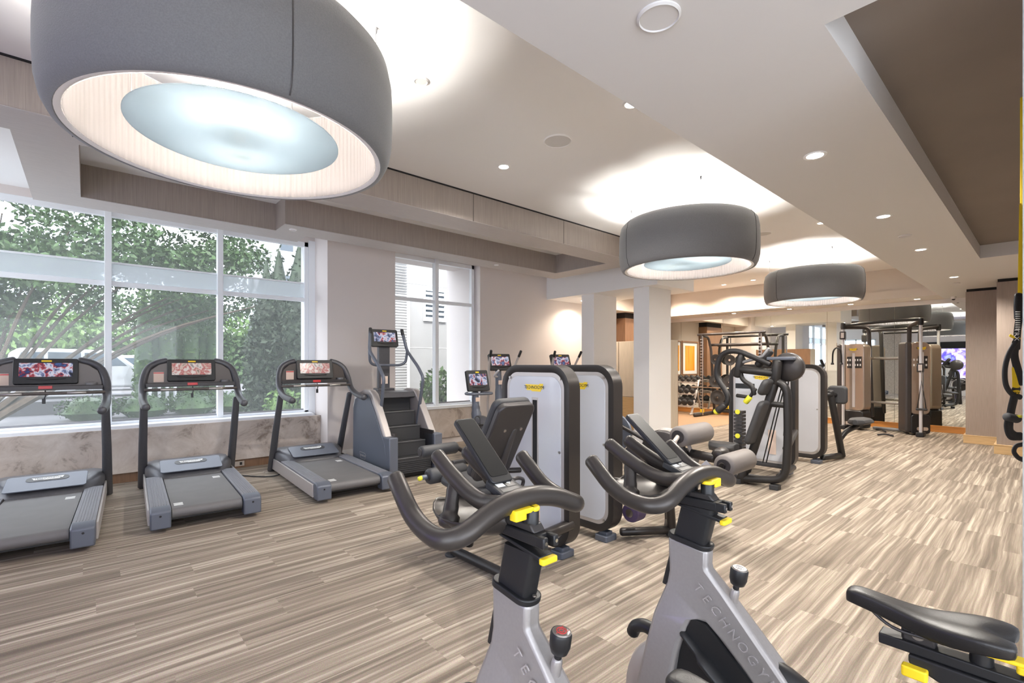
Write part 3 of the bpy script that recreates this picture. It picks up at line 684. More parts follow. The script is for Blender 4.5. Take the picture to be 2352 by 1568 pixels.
# ================================================================ WEIGHT MACHINES
def tower_parts(t, w=.80, h=1.43, slot=True, logo=True, xc=0, bolts=True):
    """rounded cabinet in the local y-z plane, face towards -x; y=0 is its middle"""
    z0 = .055; path = rrect(-w/2+.045, w/2-.045, z0+.045, z0+h-.045, .155, 10)
    sec = [(-.062, .005), (-.05, .035), (-.02, .045), (.02, .045), (.05, .035), (.062, .005), (.062, -.03), (-.062, -.03)]
    path = path[::-1]
    g = MB(); g.ring(path, [(xc+a, -b) for a, b in sec] if Vector(path[0]).length < 0 else [(xc+a, b) for a, b in sec]); g.build('tower_frame', M['tower_black'], t)
    for s in (-1, 1):
        r = rrect(-w/2+.055, w/2-.055, z0+.055, z0+h-.055, .15, 10)
        p = MB().prism(r, 'x', *sorted((xc+s*.035, xc+s*.052))).build('side_panel', M['silver'], t, bevel=.006)
        r = rrect(-w/2+.105, w/2-.105, z0+.105, z0+h-.105, .105, 10)
        q = MB().prism(r, 'x', *sorted((xc+s*.05, xc+s*.058))).build('glossy_cover', M['gloss_panel'], p, bevel=.003)
        for yy in (-w/2+.115, w/2-.115):
            for zz in (z0+.12, z0+.75, z0+h-.12):
                MB().lathe([(.011, xc+s*.058), (.011, xc+s*.062), (.004, xc+s*.062)], (0, yy, zz), axis='x', seg=12).build('bolt', M['steel'], q)
        if s < 0 and slot:
            MB().box(xc-.0615, xc-.05, -.06, .02, .58, 1.21).build('weight_slot', M['silver'], p, bevel=.004)
            MB().box(xc-.0625, xc-.061, -.045, .005, .60, 1.19).build('slot_shadow', M['reveal_black'], p)
            MB().box(xc-.0623, xc-.0585, -.075, -.025, .16, .46).build('weight_chart', M['paper'], p, smooth=False)
        if s < 0 and logo:
            badge(p, .20, .062, frame((xc-.058, -.01, 1.29), (0, -1, 0), (0, 0, 1)), M['yellow'], M['letter_black'], 'badge', 'yellow nameplate with black lettering')
    for yy in (-w/2+.14, w/2-.14):
        MB().prism(rrect(-.07, .07, -.06, .06, .02, 3), 'z', 0, .045).m
        f = MB(); f.m = Matrix.Translation((xc, yy, 0)); f.prism(rrect(-.075, .075, -.065, .065, .02, 3), 'z', 0, .05); f.box(-.04, .04, -.04, .04, .045, .075); f.build('foot', M['blue_grey'], t, bevel=.006)
def roller(t, p, L, r, name='roller_pad', axis='x', ends=True, m='pad_grey'):
    o = MB().lathe([(r*.4, 0), (r*.86, .004), (r, .02), (r, L-.02), (r*.86, L-.004), (r*.4, L)], p, axis=axis, seg=28).build(name, M[m], t, ang=60)
    c = MB(); c.lathe([(r*.62, -.006), (r*.62, .002)], p, axis=axis, seg=20); c.build('end_ring', M['dark_metal'], o)
    return o
def pad(t, name, w, h, th, m, mt='pad_charcoal', r=.06):
    g = MB(); g.m = m; g.prism(rrect(-w/2, w/2, -h/2, h/2, r, 6), 'z', 0, th); return g.build(name, M[mt], t, bevel=min(th*.42, .03), seg=3)

# 1: leg extension in front of the first tower
X1, Y1 = 2.74, 2.76
m1 = thing('leg_machine', 'nearest weight tower with tall black backrest and roller pads, left of the group', 'weight machine', (X1, Y1, 0), 0)
tower_parts(m1, .80)
def L(p, base=(X1, Y1)): return (p[0]-base[0], p[1]-base[1], p[2])
MB().tube(fillet([L((2.12, 3.10, .33)), L((2.10, 3.06, .05)), L((2.12, 2.42, .05)), L((2.55, 2.42, .24))], .05), .036, 14).build('base_tube', M['machine_black'], m1)
MB().tube([L((2.12, 2.42, .22)), L((2.72, 2.40, .27))], .042, 14).build('cross_tube', M['tower_black'], m1)
MB().lathe([(.045, 0), (.05, .012), (.04, .02)], L((2.10, 3.07, 0)), seg=18).build('foot', M['rubber'], m1)
ba = math.radians(60)
mb = frame(L((2.20, 2.60, .94)), (1, 0, 0), (0, -math.cos(ba), math.sin(ba)))
bk = pad(m1, 'backrest', .34, .66, .055, mb @ Matrix.Translation((0, 0, -.055)))
g = MB(); g.m = mb; g.prism(rrect(-.165, .165, -.325, .325, .06, 6), 'z', 0, .05); g.build('backrest_shell', M['dark_metal'], bk, bevel=.012)
g = MB(); g.m = mb; g.lathe([(.012, .05), (.012, .056), (.005, .056)], (.10, .12, 0), seg=12); g.lathe([(.012, .05), (.012, .056), (.005, .056)], (-.05, .12, 0), seg=12).build('bolt', M['steel'], bk)
MB().tube([L((2.25, 2.78, .45)), L((2.25, 2.52, 1.02))], .03, 12).tube([L((2.25, 2.78, .45)), L((2.35, 2.46, .15))], .03, 12).build('backrest_post', M['dark_metal'], m1)
pad(m1, 'seat', .36, .42, .07, frame(L((2.20, 2.93, .53)), (1, 0, 0), (0, 1, .12)))
MB().tube([L((2.20, 2.90, .50)), L((2.18, 2.95, .10))], .035, 12).build('seat_post', M['machine_black'], m1)
roller(m1, L((1.98, 3.22, .60)), .36, .062, m='pad_charcoal'); roller(m1, L((2.02, 3.40, .76)), .36, .05, m='pad_charcoal')
MB().tube([L((2.38, 3.22, .60)), L((2.45, 2.95, .62)), L((2.62, 2.85, .62))], .022, 10).tube([L((2.38, 3.40, .76)), L((2.45, 2.95, .62))], .018, 10).build('lever_arm', M['tower_black'], m1)
MB().tube([L((1.93, 3.22, .60)), L((1.985, 3.22, .60))], .02, 10).build('roller_cap', M['blue_grey'], m1); MB().tube([L((1.905, 3.22, .595)), L((1.93, 3.22, .60))], .018, 10).build('roller_tip', M['yellow_lime'], m1)
MB().tube(spline([L((2.28, 2.62, .62)), L((2.36, 2.60, .64)), L((2.44, 2.62, .61)), L((2.44, 2.64, .54))], 5), .014, 8).build('side_handle', M['dark_metal'], m1)

# 2: seated leg curl behind the second tower
X2, Y2 = 3.27, 2.75
m2 = thing('leg_machine', 'weight machine with two fat grey roller pads, behind the second tower', 'weight machine', (X2, Y2, 0), 0)
tower_parts(m2, .80, slot=False)
B2 = (X2, Y2)
P1 = at(1557, 1003, y=1.95); P2 = at(1662, 1070, y=1.62)
roller(m2, L(P1, B2), .46, .083); roller(m2, L(P2, B2), .42, .083)
hub = at(1640, 1052, y=1.75)
MB().lathe([(.02, 0), (.20, .005), (.215, .02), (.215, .05), (.20, .065), (.02, .07)], L((3.62, 2.18, .70), B2), axis='x', seg=40).build('cam_disc', M['dark_metal'], m2, ang=60)
MB().lathe([(.222, .0), (.23, .012), (.23, .045), (.222, .055)], L((3.69, 2.18, .70), B2), axis='x', seg=40, cap=False).build('cam_rim', M['silver'], m2)
MB().tube([L(P1 + Vector((.0, 0, 0)), B2), L(P1 + Vector((-.05, 0, -.03)), B2), L(P1 + Vector((-.055, .0, -.17)), B2)], .019, 10).build('pad_arm', M['beige_metal'], m2)
MB().tube([L((3.76, 2.10, .74), B2), L(hub, B2)], .038, 14).build('lever_tube', M['tower_black'], m2)
MB().tube([L(hub + Vector((.0, -.03, .03)), B2), L(hub + Vector((.12, -.02, .03)), B2)], .05, 14).build('hub', M['tower_black'], m2)
MB().tube([L(hub + Vector((.09, -.02, .0)), B2), L(P2 + Vector((-.03, 0, -.0)), B2), L(P2 + Vector((.03, 0, 0)), B2)], .024, 10).build('lower_arm', M['tower_black'], m2)
MB().prism([(1.80-Y2, .72), (1.60-Y2, .55), (2.0-Y2, .52)], 'x', hub.x-.03-X2, hub.x-.02-X2).build('guard_plate', M['silver_light'], m2, bevel=.002)
MB().tube([L((3.10, 2.02, .80), B2), L((3.14, 2.12, .80), B2)], .035, 12).lathe([(.02, 0), (.072, .003), (.075, .012), (.075, .07), (.065, .08), (.02, .08)], L((3.02, 2.06, .80), B2), axis='x', seg=28).build('counterweight', M['bar_charcoal'], m2)
MB().lathe([(.02, -.015), (.16, -.012), (.165, 0), (.16, .012), (.02, .015)], L((3.60, 2.62, .86), B2), axis='x', seg=32).build('rear_disc', M['blue_grey'], m2)
MB().tube([L((3.52, 2.7, 1.0), B2), L((3.62, 2.28, .80), B2)], .018, 10).build('link_rod', M['tower_black'], m2)
MB().tube(fillet([L((3.72, 2.20, .78), B2), L((3.76, 2.16, .04), B2)], .05), .038, 14).tube(fillet([L((3.40, 2.42, .05), B2), L((3.76, 2.17, .05), B2)], .05), .035, 12).build('frame_leg', M['tower_black'], m2)
MB().lathe([(.045, 0), (.05, .012), (.04, .02)], L((3.76, 2.16, 0), B2), seg=18).build('foot', M['rubber'], m2)
pad(m2, 'seat', .40, .42, .08, frame(L((4.05, 2.35, .56), B2), (1, 0, 0), (0, 1, 0)))
MB().tube([L((4.0, 2.35, .55), B2), L((3.98, 2.32, .05), B2), L((3.76, 2.2, .05), B2)], .035, 12).build('seat_post', M['tower_black'], m2)
MB().lathe([(.02, 0), (.075, .004), (.08, .02), (.08, .12), (.02, .125)], L((3.34, 2.30, .25), B2), axis='x', seg=24).build('rear_roller', M['purple_roll'], m2)
MB().lathe([(.035, 0), (.035, .006)], L((3.332, 2.30, .25), B2), axis='x', seg=18).build('roller_washer', M['chrome'], m2)

# 3: chest press in front of the third tower
X3, Y3 = 7.02, 2.66
m3 = thing('chest_press', 'chest press machine with long curved grips, seen from the side in mid room', 'weight machine', (X3, Y3, 0), 0)
tower_parts(m3, .90, slot=False)
def q(u, v, x=6.05): p = at(u, v, x=x); return (p.x-X3, p.y-Y3, p.z)
MB().box(-.064, -.058, .08, .34, 1.13, 1.20).build('instruction_plate', M['black_plastic'], m3)
MB().tube(fillet([q(1772, 872), q(1808, 886), q(1810, 1000), q(1806, 1085), q(1790, 1103), q(1703, 1098)], .14), .045, 14).build('side_hoop', M['machine_black'], m3)
MB().tube([q(1800, 930), q(1752, 926)], .034, 12).build('hoop_brace', M['machine_black'], m3)
MB().tube([q(1782, 872), q(1715, 1080)], .05, 14).build('backrest_post', M['machine_black'], m3)
MB().tube([q(1712, 1075), q(1700, 1108)], .055, 12).build('front_leg', M['machine_black'], m3)
MB().box(-1.02, -.92, -.56, -.46, 0, .06).build('foot', M['rubber'], m3, bevel=.008)
MB().box(-1.04, -.94, -.14, -.05, 0, .06).build('foot', M['rubber'], m3, bevel=.008)
MB().tube([q(1790, 1095), (-.1, -.42, .12)], .04, 12).build('base_rail', M['machine_black'], m3)
MB().tube([q(1806, 1030), (-.02, -.42, .58)], .04, 12).build('side_rail', M['tower_black'], m3)
def padline(name, a, b, w, th, m):
    A, B_ = Vector(a), Vector(b); e = (B_ - A); mid = (A+B_)/2
    return pad(m3, name, w, e.length, th, frame(mid, (1, 0, 0), e), m, .07)
padline('backrest', q(1716, 1015, 5.95), q(1752, 918, 5.95), .30, .07, 'pad_charcoal')
padline('head_pad', q(1745, 903, 5.95), q(1762, 868, 5.95), .28, .07, 'pad_charcoal')
sp = Vector(q(1664, 1025, 5.9)); g = MB()
g.m = Matrix.Translation(sp); g.loft([[(x*w, y, z) for x, z in ((-1, .0), (-.8, .045), (0, .06), (.8, .045), (1, 0), (.6, -.06), (-.6, -.06))] for y, w, z in ((-.15, .08, .02), (-.11, .13, .01), (0, .16, 0), (.1, .13, .01), (.17, .08, .03), (.19, .03, .03))])
g.build('seat', M['pad_charcoal'], m3, bevel=.012)
MB().tube([tuple(sp + Vector((0, -.03, -.03))), q(1715, 1075, 5.95)], .035, 12).build('seat_arm', M['machine_black'], m3)
MB().tube(fillet([q(1768, 836), q(1690, 803), q(1655, 812), q(1642, 862), q(1672, 905), q(1672, 925), q(1655, 938)], .12), .034, 12).build('press_arm', M['machine_black'], m3)
MB().tube([q(1664, 930), q(1649, 943)], .045, 12).build('grip_end', M['dark_metal'], m3); MB().tube([q(1650, 942), q(1644, 946)], .04, 12).build('grip_tip', M['yellow_lime'], m3)
MB().tube([q(1768, 806, 6.1), q(1742, 838, 6.1)], .05, 12).build('upper_bracket', M['machine_black'], m3)
MB().tube([q(1702, 816), q(1694, 862)], [.04, .055], 14).build('left_pivot', M['machine_black'], m3)
MB().tube([q(1700, 848), q(1782, 858)], .045, 12).build('top_beam', M['machine_black'], m3)
MB().tube([q(1692, 836), q(1752, 818), q(1765, 800)], .02, 10).build('linkage', M['steel_matte'], m3)
MB().tube(fillet([q(1700, 852), q(1705, 872), q(1728, 886), q(1732, 905)], .06), .028, 10).build('second_arm', M['machine_black'], m3)
MB().tube([q(1735, 893), q(1722, 912), q(1693, 908)], .024, 10).build('second_grip', M['machine_black'], m3); MB().tube([q(1722, 912), q(1713, 923)], .035, 10).build('second_grip_tip', M['yellow_lime'], m3)
MB().lathe([(.02, 0), (.155, .006), (.17, .03), (.17, .09), (.155, .11), (.02, .115)], (6.1-X3, q(1803, 846)[1], q(1803, 843)[2]), axis='x', seg=32).build('cam_cover', M['dark_metal'], m3, ang=60)
MB().box(-1.0, -.86, q(1790, 824)[1]-.16, q(1770, 824)[1]+.04, 1.52, 1.56).build('cam_lid', M['blue_grey'], m3, bevel=.012)
MB().tube([q(1786, 830), q(1780, 880)], .055, 14).build('cam_post', M['machine_black'], m3)
for a, b in (((1800, 868), (1752, 1062)), ((1806, 868), (1760, 1062)), ((1812, 862), (1800, 1000))):
    MB().tube([q(*a, 6.2), q(*b, 6.2)], .007, 6).build('cable', M['black_plastic'], m3)
sk = MB()
for k in range(12): sk.box(-.95, -.83, -.12, -.02, .36+k*.045, .395+k*.045)
ws = sk.build('weight_stack', M['dark_metal'], m3)
for k, z in enumerate((.88, .58)): MB().lathe([(.03, 0), (.03, -.006)], (-.952, -.07, z), axis='x', seg=16).build('number_disc', M['yellow_lime'], ws)
MB().box(-.0645, -.06, -.20, -.10, .25, .58).build('notice', M['paper'], m3, smooth=False)
MB().box(-.98, -.80, -.3, .05, .05, .10).build('pulley_base', M['dark_metal'], m3, bevel=.01); MB().lathe([(.07, -.015), (.07, .015)], (-.92, -.10, .2), axis='x', seg=20).build('pulley', M['black_plastic'], m3)

# 4: farthest tower with stool
X4, Y4 = 8.12, 2.6
m4 = thing('seated_machine', 'farthest white-sided weight tower with a small black stool on its right', 'weight machine', (X4, Y4, 0), 0)
tower_parts(m4, .86, slot=False)
B4 = (X4, Y4)
MB().tube([L((8.55, 2.25, 1.05), B4), L((8.62, 2.22, .75), B4), L((8.82, 2.16, .04), B4)], .05, 12).tube([L((8.82, 2.17, .05), B4), L((8.2, 2.25, .08), B4)], .045, 12).build('frame_leg', M['machine_black'], m4)
MB().tube(spline([L((8.78, 2.18, .30), B4), L((8.9, 2.12, .42), B4), L((9.1, 2.02, .50), B4)], 5), .04, 12).build('stool_arm', M['machine_black'], m4)
g = MB(); g.m = Matrix.Translation(L((9.12, 2.0, .56), B4)); g.loft([[(x, y*w, z) for y, z in ((-1, .0), (-.8, .05), (0, .06), (.8, .05), (1, 0), (.7, -.03), (-.7, -.03))] for x, w in ((-.26, .04), (-.2, .12), (0, .16), (.14, .17), (.24, .12), (.27, .04))]); g.build('stool', M['pad_charcoal'], m4, bevel=.012)
pad(m4, 'chest_pad', .26, .28, .09, frame(L((8.62, 2.18, 1.0), B4), (0, 1, 0), (0, 0, 1)))
MB().tube([L((8.2, 2.4, 1.0), B4), L((8.62, 2.2, 1.0), B4)], .035, 12).build('pad_arm', M['machine_black'], m4)
# ================================================================ INDOOR GROUP CYCLES
# local x right, y forward (towards the windows), z up; origin on the floor under the handlebar clamp
def group_cycle(label):
    t = thing('group_cycle', label, 'indoor cycle', (0, 0, 0), 0, 'grey indoor cycles in the foreground')
    # handlebar: outer horns and cross curve in one sweep
    hb = fillet([(-.226, .225, 1.180), (-.232, .125, 1.095), (-.232, -.018, 1.080), (-.075, -.012, 1.142), (.075, -.012, 1.142), (.232, -.018, 1.080), (.232, .125, 1.095), (.226, .225, 1.180)], .075, 10)
    n = len(hb); rr = [.0225 + .003*max(0, 1-abs(i/(n-1)-.5)*3) for i in range(n)]
    h = MB().tube(hb, rr, 20).build('handlebar', M['bar_dark'], t, sub=0, ang=70)
    for s in (-1, 1):
        MB().tube(spline([(s*.055, .285, 1.205), (s*.056, .22, 1.170), (s*.058, .14, 1.137), (s*.062, .07, 1.125), (s*.068, .0, 1.135)], 8), .0215, 18).build('aero_bar', M['bar_dark'], h, ang=70)
    # tray in front of the bars
    g = MB(); rings = []
    for y, w, z in ((.02, .05, 1.085), (.06, .10, 1.06), (.13, .125, 1.05), (.22, .12, 1.05), (.27, .09, 1.065), (.285, .05, 1.08)):
        rings.append([(-w, y, z+.03), (-w*.8, y, z+.005), (0, y, z), (w*.8, y, z+.005), (w, y, z+.03), (w*.95, y, z+.005), (w*.6, y, z-.02), (0, y, z-.03), (-w*.6, y, z-.02), (-w*.95, y, z+.005)])
    g.loft(rings).build('bottle_tray', M['bar_dark'], t, sub=1)
    for s in (-1, 1): MB().tube(spline([(s*.05, .20, 1.155), (s*.07, .19, 1.12), (s*.085, .18, 1.085), (s*.1, .17, 1.06)], 4), [.022, .02, .022, .03], 10, flat=.6).build('tray_bracket', M['bar_dark'], t, ang=70)
    # console
    a, b = Vector((0, .075, 1.170)), Vector((0, .235, 1.305)); c0 = Vector((0, .0, 1.150))
    m = frame((a+b)/2 + Vector((0, 0, 0)), (1, 0, 0), b-a); Lc = (b-a).length
    g = MB(); g.m = m; g.prism(rrect(-.036, .036, -Lc/2-.012, Lc/2, .012, 4), 'z', -.008, .006); con = g.build('console', M['black_plastic'], t, bevel=.003)
    g = MB(); g.m = m; g.prism(rrect(-.031, .031, -Lc/2+.008, Lc/2-.006, .008, 4), 'z', .006, .0068); g.build('dark_display', M['dark_glass'], con, label='dark glass display')
    m2_ = frame((0, .045, 1.152), (1, 0, 0), (0, .8, .28)); g = MB(); g.m = m2_; g.prism(rrect(-.042, .042, -.042, .05, .012, 4), 'z', -.014, .004); kp = g.build('keypad', M['soft_black'], con, bevel=.003)
    g = MB(); g.m = m2_; g.box(-.029, -.004, .008, .032, .004, .0046).build('white_sticker', M['white_print'], kp, smooth=False)
    g = MB(); g.m = m2_; g.box(.000, .030, .004, .036, .004, .0046).build('key_symbol_plate', M['machine_black'], kp, smooth=False)
    g = MB(); g.m = m2_; g.box(.008, .022, .018, .0215, .0046, .005).box(.0135, .0165, .013, .027, .0046, .005).build('key_symbol', M['letter_white'], kp, smooth=False)
    g = MB(); g.m = m2_; g.box(-.030, .030, -.014, .0, .004, .0046).build('printed_strip', M['machine_black'], kp, smooth=False)
    g = MB(); g.m = m2_; g.prism(rrect(-.024, .026, -.032, -.022, .004, 3), 'z', .0035, .0043); g.build('card_slot', M['reveal_black'], kp)
    # stem, slide rail and post, all leaning slightly back
    MB().tube([(0, .02, 1.13), (0, .03, 1.085)], .03, 12).build('stem', M['black_plastic'], t)
    MB().box(-.026, .026, -.075, .09, 1.048, 1.074).box(-.026, -.010, -.10, -.07, 1.048, 1.074).box(.010, .026, -.10, -.07, 1.048, 1.074).build('slide_rail', M['black_plastic'], t, bevel=.003)
    MB().prism([(-.065, 1.074), (.04, 1.074), (.03, 1.092), (-.05, 1.092)], 'x', -.02, .02).build('slide_block', M['dark_metal'], t, bevel=.004)
    for s in (-1, 1): MB().lathe([(.0045, -.101), (.0045, -.099)], (s*.018, 0, 1.061), axis='y', seg=10).build('screw', M['chrome'], t)
    MB().lathe([(.019, 1.088), (.019, 1.118), (.017, 1.121)], (0, -.035, 0), seg=22).build('knob_base', M['black_plastic'], t)
    s_ = t
    kn = MB(); kn.prism([(.021*math.cos(a), -.035+.021*math.sin(a)) for a in [PI*.5 - i*PI/8 for i in range(-1, 10)]][::-1], 'z', 1.119, 1.129)
    kn.prism(rrect(-.064, .004, -.049, -.023, .006, 3), 'z', 1.117, 1.129); kn.prism(rrect(-.064, -.026, -.049, -.023, .006, 3), 'z', 1.104, 1.122); kn.build('clamp_lever', M['yellow'], t, bevel=.003, label='yellow clamp lever')
    MB().prism([(-.085, 1.028), (.07, 1.050), (.07, 1.043), (-.085, 1.018)], 'x', -.024, .024).build('lever_plate', M['black_plastic'], t, bevel=.002)
    MB().prism(rrect(-.026, .026, -.099, -.082, .006, 3), 'z', 1.012, 1.026).build('height_lever', M['yellow'], t, bevel=.003, label='yellow height lever')
    post = MB(); post.loft([[(x, y + dy, z) for x, y in rrect(-.023, .023, -.052, .052, .012, 4)] for z, dy in ((.78, .055), (1.047, -.012))]); post.build('handlebar_post', M['black_plastic'], t)
    col = MB(); col.loft([[(x, y + .016 + (z-.94)*-.25, z + y*.12) for x, y in rrect(-.034, .034, -.068, .070, .03, 5)] for z in (.928, .944)]); cl = col.build('post_collar', M['black_plastic'], t, bevel=.003)
    MB().lathe([(.005, .941), (.005, .944)], (0, -.046, 0), seg=10).build('screw', M['steel'], cl)
    # frame: outline in y-z with an arched opening, thickness varies by loft between faces
    outer = [(-.046, .925), (-.044, .878), (-.047, .866), (-.10, .815), (-.26, .648), (-.52, .375), (-.60, .30), (-.60, .22), (-.50, .20), (-.30, .19), (.10, .19), (.155, .24), (.168, .44), (.14, .60), (.122, .69), (.087, .79), (.081, .83), (.084, .938)]
    inner = [(-.020, .715), (-.045, .712), (-.075, .690), (-.165, .612), (-.36, .41), (-.42, .33), (-.40, .27), (-.20, .25), (-.02, .26), (.045, .36), (.052, .50), (.035, .60), (.012, .68), (-.002, .708)]
    import bmesh
    bm = bmesh.new()
    def half(i, xx): return
    # triangulated ring face built with a bridge between the two outlines
    pts = []
    def face_set(x, inset):
        o = []; c_ = Vector((-.12, .5))
        for y, z in outer: o.append(bm.verts.new((x, y, z)))
        i_ = [bm.verts.new((x, y, z)) for y, z in inner]
        return o, i_
    half_w = .036
    def wid(y, z):
        if z > .86: return .034
        return .034 + .010*min(1, (.86-z)/.2) + (.05*min(1, max(0, (.78-z)/.35)) if y > -.03 else 0)
    def mk(sgn):
        o = [bm.verts.new((sgn*(wid(y, z)-.010), y, z)) for y, z in outer]; i_ = [bm.verts.new((sgn*(wid(y, z)-.012), y, z)) for y, z in inner]
        return o, i_
    import mathutils
    sides = []
    for sgn in (-1, 1):
        o, i_ = mk(sgn)
        # raised middle line of the tube halfway between outlines
        polys = mathutils.geometry.tessellate_polygon([[Vector((y, z, 0)) for y, z in outer], [Vector((y, z, 0)) for y, z in inner]])
        allv = o + i_
        for tri in polys:
            try: bm.faces.new([allv[k] for k in tri])
            except ValueError: pass
        sides.append((o, i_))
    for k in (0, 1):
        A, B_ = sides[0][k], sides[1][k]; n_ = len(A)
        for j in range(n_): bm.faces.new((A[j], A[(j+1) % n_], B_[(j+1) % n_], B_[j]))
    bmesh.ops.recalc_face_normals(bm, faces=bm.faces)
    me = bpy.data.meshes.new('frame'); bm.to_mesh(me); bm.free(); me.materials.append(M['frame_silver'])
    me.polygons.foreach_set('use_smooth', [True]*len(me.polygons)); me.set_sharp_from_angle(angle=math.radians(50))
    fo = bpy.data.objects.new('frame', me); C.objects.link(fo); fo.parent = t
    bv = fo.modifiers.new('b', 'BEVEL'); bv.width = .012; bv.segments = 3; bv.limit_method = 'ANGLE'; bv.angle_limit = math.radians(50)
    bv.harden_normals = False
    # wordmark pressed into the down tube, left side
    d = Vector((0, -.26+.10-.0, .648-.815)).normalized()
    for sgn in (-1, 1):
        for k, ch in enumerate('TECHNOGYM'):
            p = Vector((sgn*.0352, -.024 - .0257*k, .812 - .0240*k))
            sc = .038
            text('raised_letter', ch, sc, M['letter_raised'], fo, frame(p, d if sgn < 0 else -d, Vector((0, 0, 1)) - d*d.z) if True else None, .0012, 1, .0)
    MB().prism(inner, 'x', -.036, .036).build('shroud_panel', M['black_plastic'], fo, smooth=False)
    # resistance knob on its stub
    MB().tube([(0, -.108, .785), (0, -.118, .828)], [.014, .012], 14).build('knob_stub', M['frame_silver'], fo)
    MB().tube([(0, -.118, .825), (0, -.122, .848)], .0085, 12).build('knob_stem', M['black_plastic'], fo)
    kb = MB(); kb.m = Matrix.Translation((0, -.123, .842)) @ Matrix.Rotation(math.radians(8), 4, 'X')
    kb.lathe([(.008, 0), (.019, .007), (.0235, .022), (.024, .048), (.022, .053)], seg=28); kk = kb.build('resistance_knob', M['black_plastic'], t, ang=60)
    kb = MB(); kb.m = Matrix.Translation((0, -.123, .842)) @ Matrix.Rotation(math.radians(8), 4, 'X'); kb.lathe([(.0205, .053), (.018, .0555)], seg=28); kb.build('knob_cap', M['steel'], kk)
    kb = MB(); kb.m = Matrix.Translation((0, -.123, .842)) @ Matrix.Rotation(math.radians(8), 4, 'X')
    kb.ring(circle(0, 0, .0105, 24)[::-1], [(.0555, -.001), (.0562, -.001), (.0562, .001), (.0555, .001)], 'z'); kb.ring(circle(0, 0, .0052, 16)[::-1], [(.0555, -.0008), (.0562, -.0008), (.0562, .0008), (.0555, .0008)], 'z')
    for ang in (-.6, .6, PI): kb.box(.015*math.cos(ang)-.002, .015*math.cos(ang)+.002, .015*math.sin(ang)-.0006, .015*math.sin(ang)+.0006, .0555, .0561)
    kb.build('knob_marking', M['red_plastic'], kk)
    # shroud, flywheel, cranks, feet, seat
    MB().lathe([(.02, -.028), (.20, -.028), (.235, -.018), (.24, 0), (.235, .018), (.20, .028), (.02, .028)], (0, -.19, .44), axis='x', seg=40).build('belt_shroud', M['black_plastic'], t, ang=60)
    MB().tube(spline([(-.035, .02, .66), (-.04, -.06, .60), (-.045, -.2, .50), (-.045, -.38, .34)], 6), [.02, .032, .04, .04], 16, flat=.5).build('shroud_rib', M['black_plastic'], t, ang=70)
    MB().lathe([(.02, -.032), (.17, -.03), (.205, -.022), (.215, 0), (.205, .022), (.17, .03), (.02, .032)], (0, .035, .395), axis='x', seg=44).build('flywheel', M['silver'], t, ang=60)
    MB().tube(spline([(-.02, .10, .60), (-.02, .16, .617), (-.02, .20, .602), (-.02, .215, .575)], 6), .021, 14).build('transport_handle', M['black_plastic'], t)
    MB().tube([(-.075, -.21, .43), (-.095, -.24, .26)], [.030, .022], 14, flat=.5).build('crank_arm', M['chrome'], t); MB().tube([(.075, -.21, .43), (.095, -.36, .36)], [.030, .022], 14, flat=.5).build('crank_arm', M['chrome'], t)
    MB().tube(spline([(-.14, -.16, .25), (-.14, -.2, .25), (-.14, -.26, .245), (-.14, -.33, .245)], 6), [.02, .03, .032, .02], 16).build('pedal', M['dark_metal'], t, ang=70)
    MB().box(.10, .19, -.42, -.32, .34, .37).build('pedal', M['dark_metal'], t, bevel=.008)
    MB().box(-.05, .05, -.66, .30, .10, .20).build('base_beam', M['frame_silver'], t, bevel=.02)
    for y in (-.66, .28): MB().box(-.26, .26, y-.04, y+.04, .03, .10).build('stabiliser', M['black_plastic'], t, bevel=.015); 
    for y in (-.66, .28):
        for s in (-1, 1): MB().lathe([(.03, 0), (.03, .035)], (s*.22, y, 0), seg=14).build('foot', M['rubber'], t)
    MB().loft([[(x, y + dy, z) for x, y in rrect(-.023, .023, -.05, .05, .012, 4)] for z, dy in ((.20, -.50), (.80, -.66))]).build('seat_post', M['black_plastic'], t)
    MB().prism([(-.455, .857), (-.84, .857), (-.84, .835), (-.455, .833)], 'x', -.022, .022).build('seat_rail', M['black_plastic'], t, bevel=.003)
    MB().prism([(-.51, .834), (-.84, .834), (-.84, .790), (-.56, .795), (-.51, .815)], 'x', -.03, .03).build('seat_slide', M['black_plastic'], t, bevel=.004)
    MB().box(-.016, .016, -.555, -.495, .855, .900).build('saddle_clamp', M['dark_metal'], t, bevel=.006)
    MB().lathe([(.012, -.019), (.012, -.016)], (0, -.525, .878), axis='x', seg=14).lathe([(.005, -.021), (.005, -.019)], (0, -.525, .878), axis='x', seg=10).build('clamp_bolt', M['steel'], t)
    sl = MB(); secs = []
    #        y     half-width  top   depth  dip
    for y, w, z, dp, dip in ((-.368, .012, .926, .018, 0), (-.373, .021, .936, .030, 0), (-.390, .026, .940, .038, 0), (-.43, .028, .936, .040, .001), (-.475, .033, .930, .042, .002),
                        (-.52, .044, .925, .046, .003), (-.56, .059, .928, .048, .005), (-.60, .069, .933, .046, .007), (-.635, .073, .937, .042, .009), (-.66, .068, .936, .036, .012), (-.672, .055, .932, .024, .014)):
        sec = []
        for a in range(0, 24):
            th = 2*PI*a/24; cx, cz = math.cos(th), math.sin(th)
            x = w*(abs(cx)**.8)*(1 if cx > 0 else -1)
            if cz >= 0: zz = z - .010*(1-cz**.7) - dip*math.exp(-(x/(w*.28+1e-6))**2)
            else: zz = z - .010 - dp*abs(cz)**(.6)*(.25+.75*abs(cx)**.5)
            sec.append((x, -.392 + (y+.372)*.93 - (.012*abs(x)/w if y < -.65 else 0) + (.035*math.exp(-(x/.02)**2)*min(1, (-.60-y)/.06) if y < -.60 else 0), zz))
        secs.append(sec)
    sl.loft(secs).build('saddle', M['black_leather'], t, sub=1)
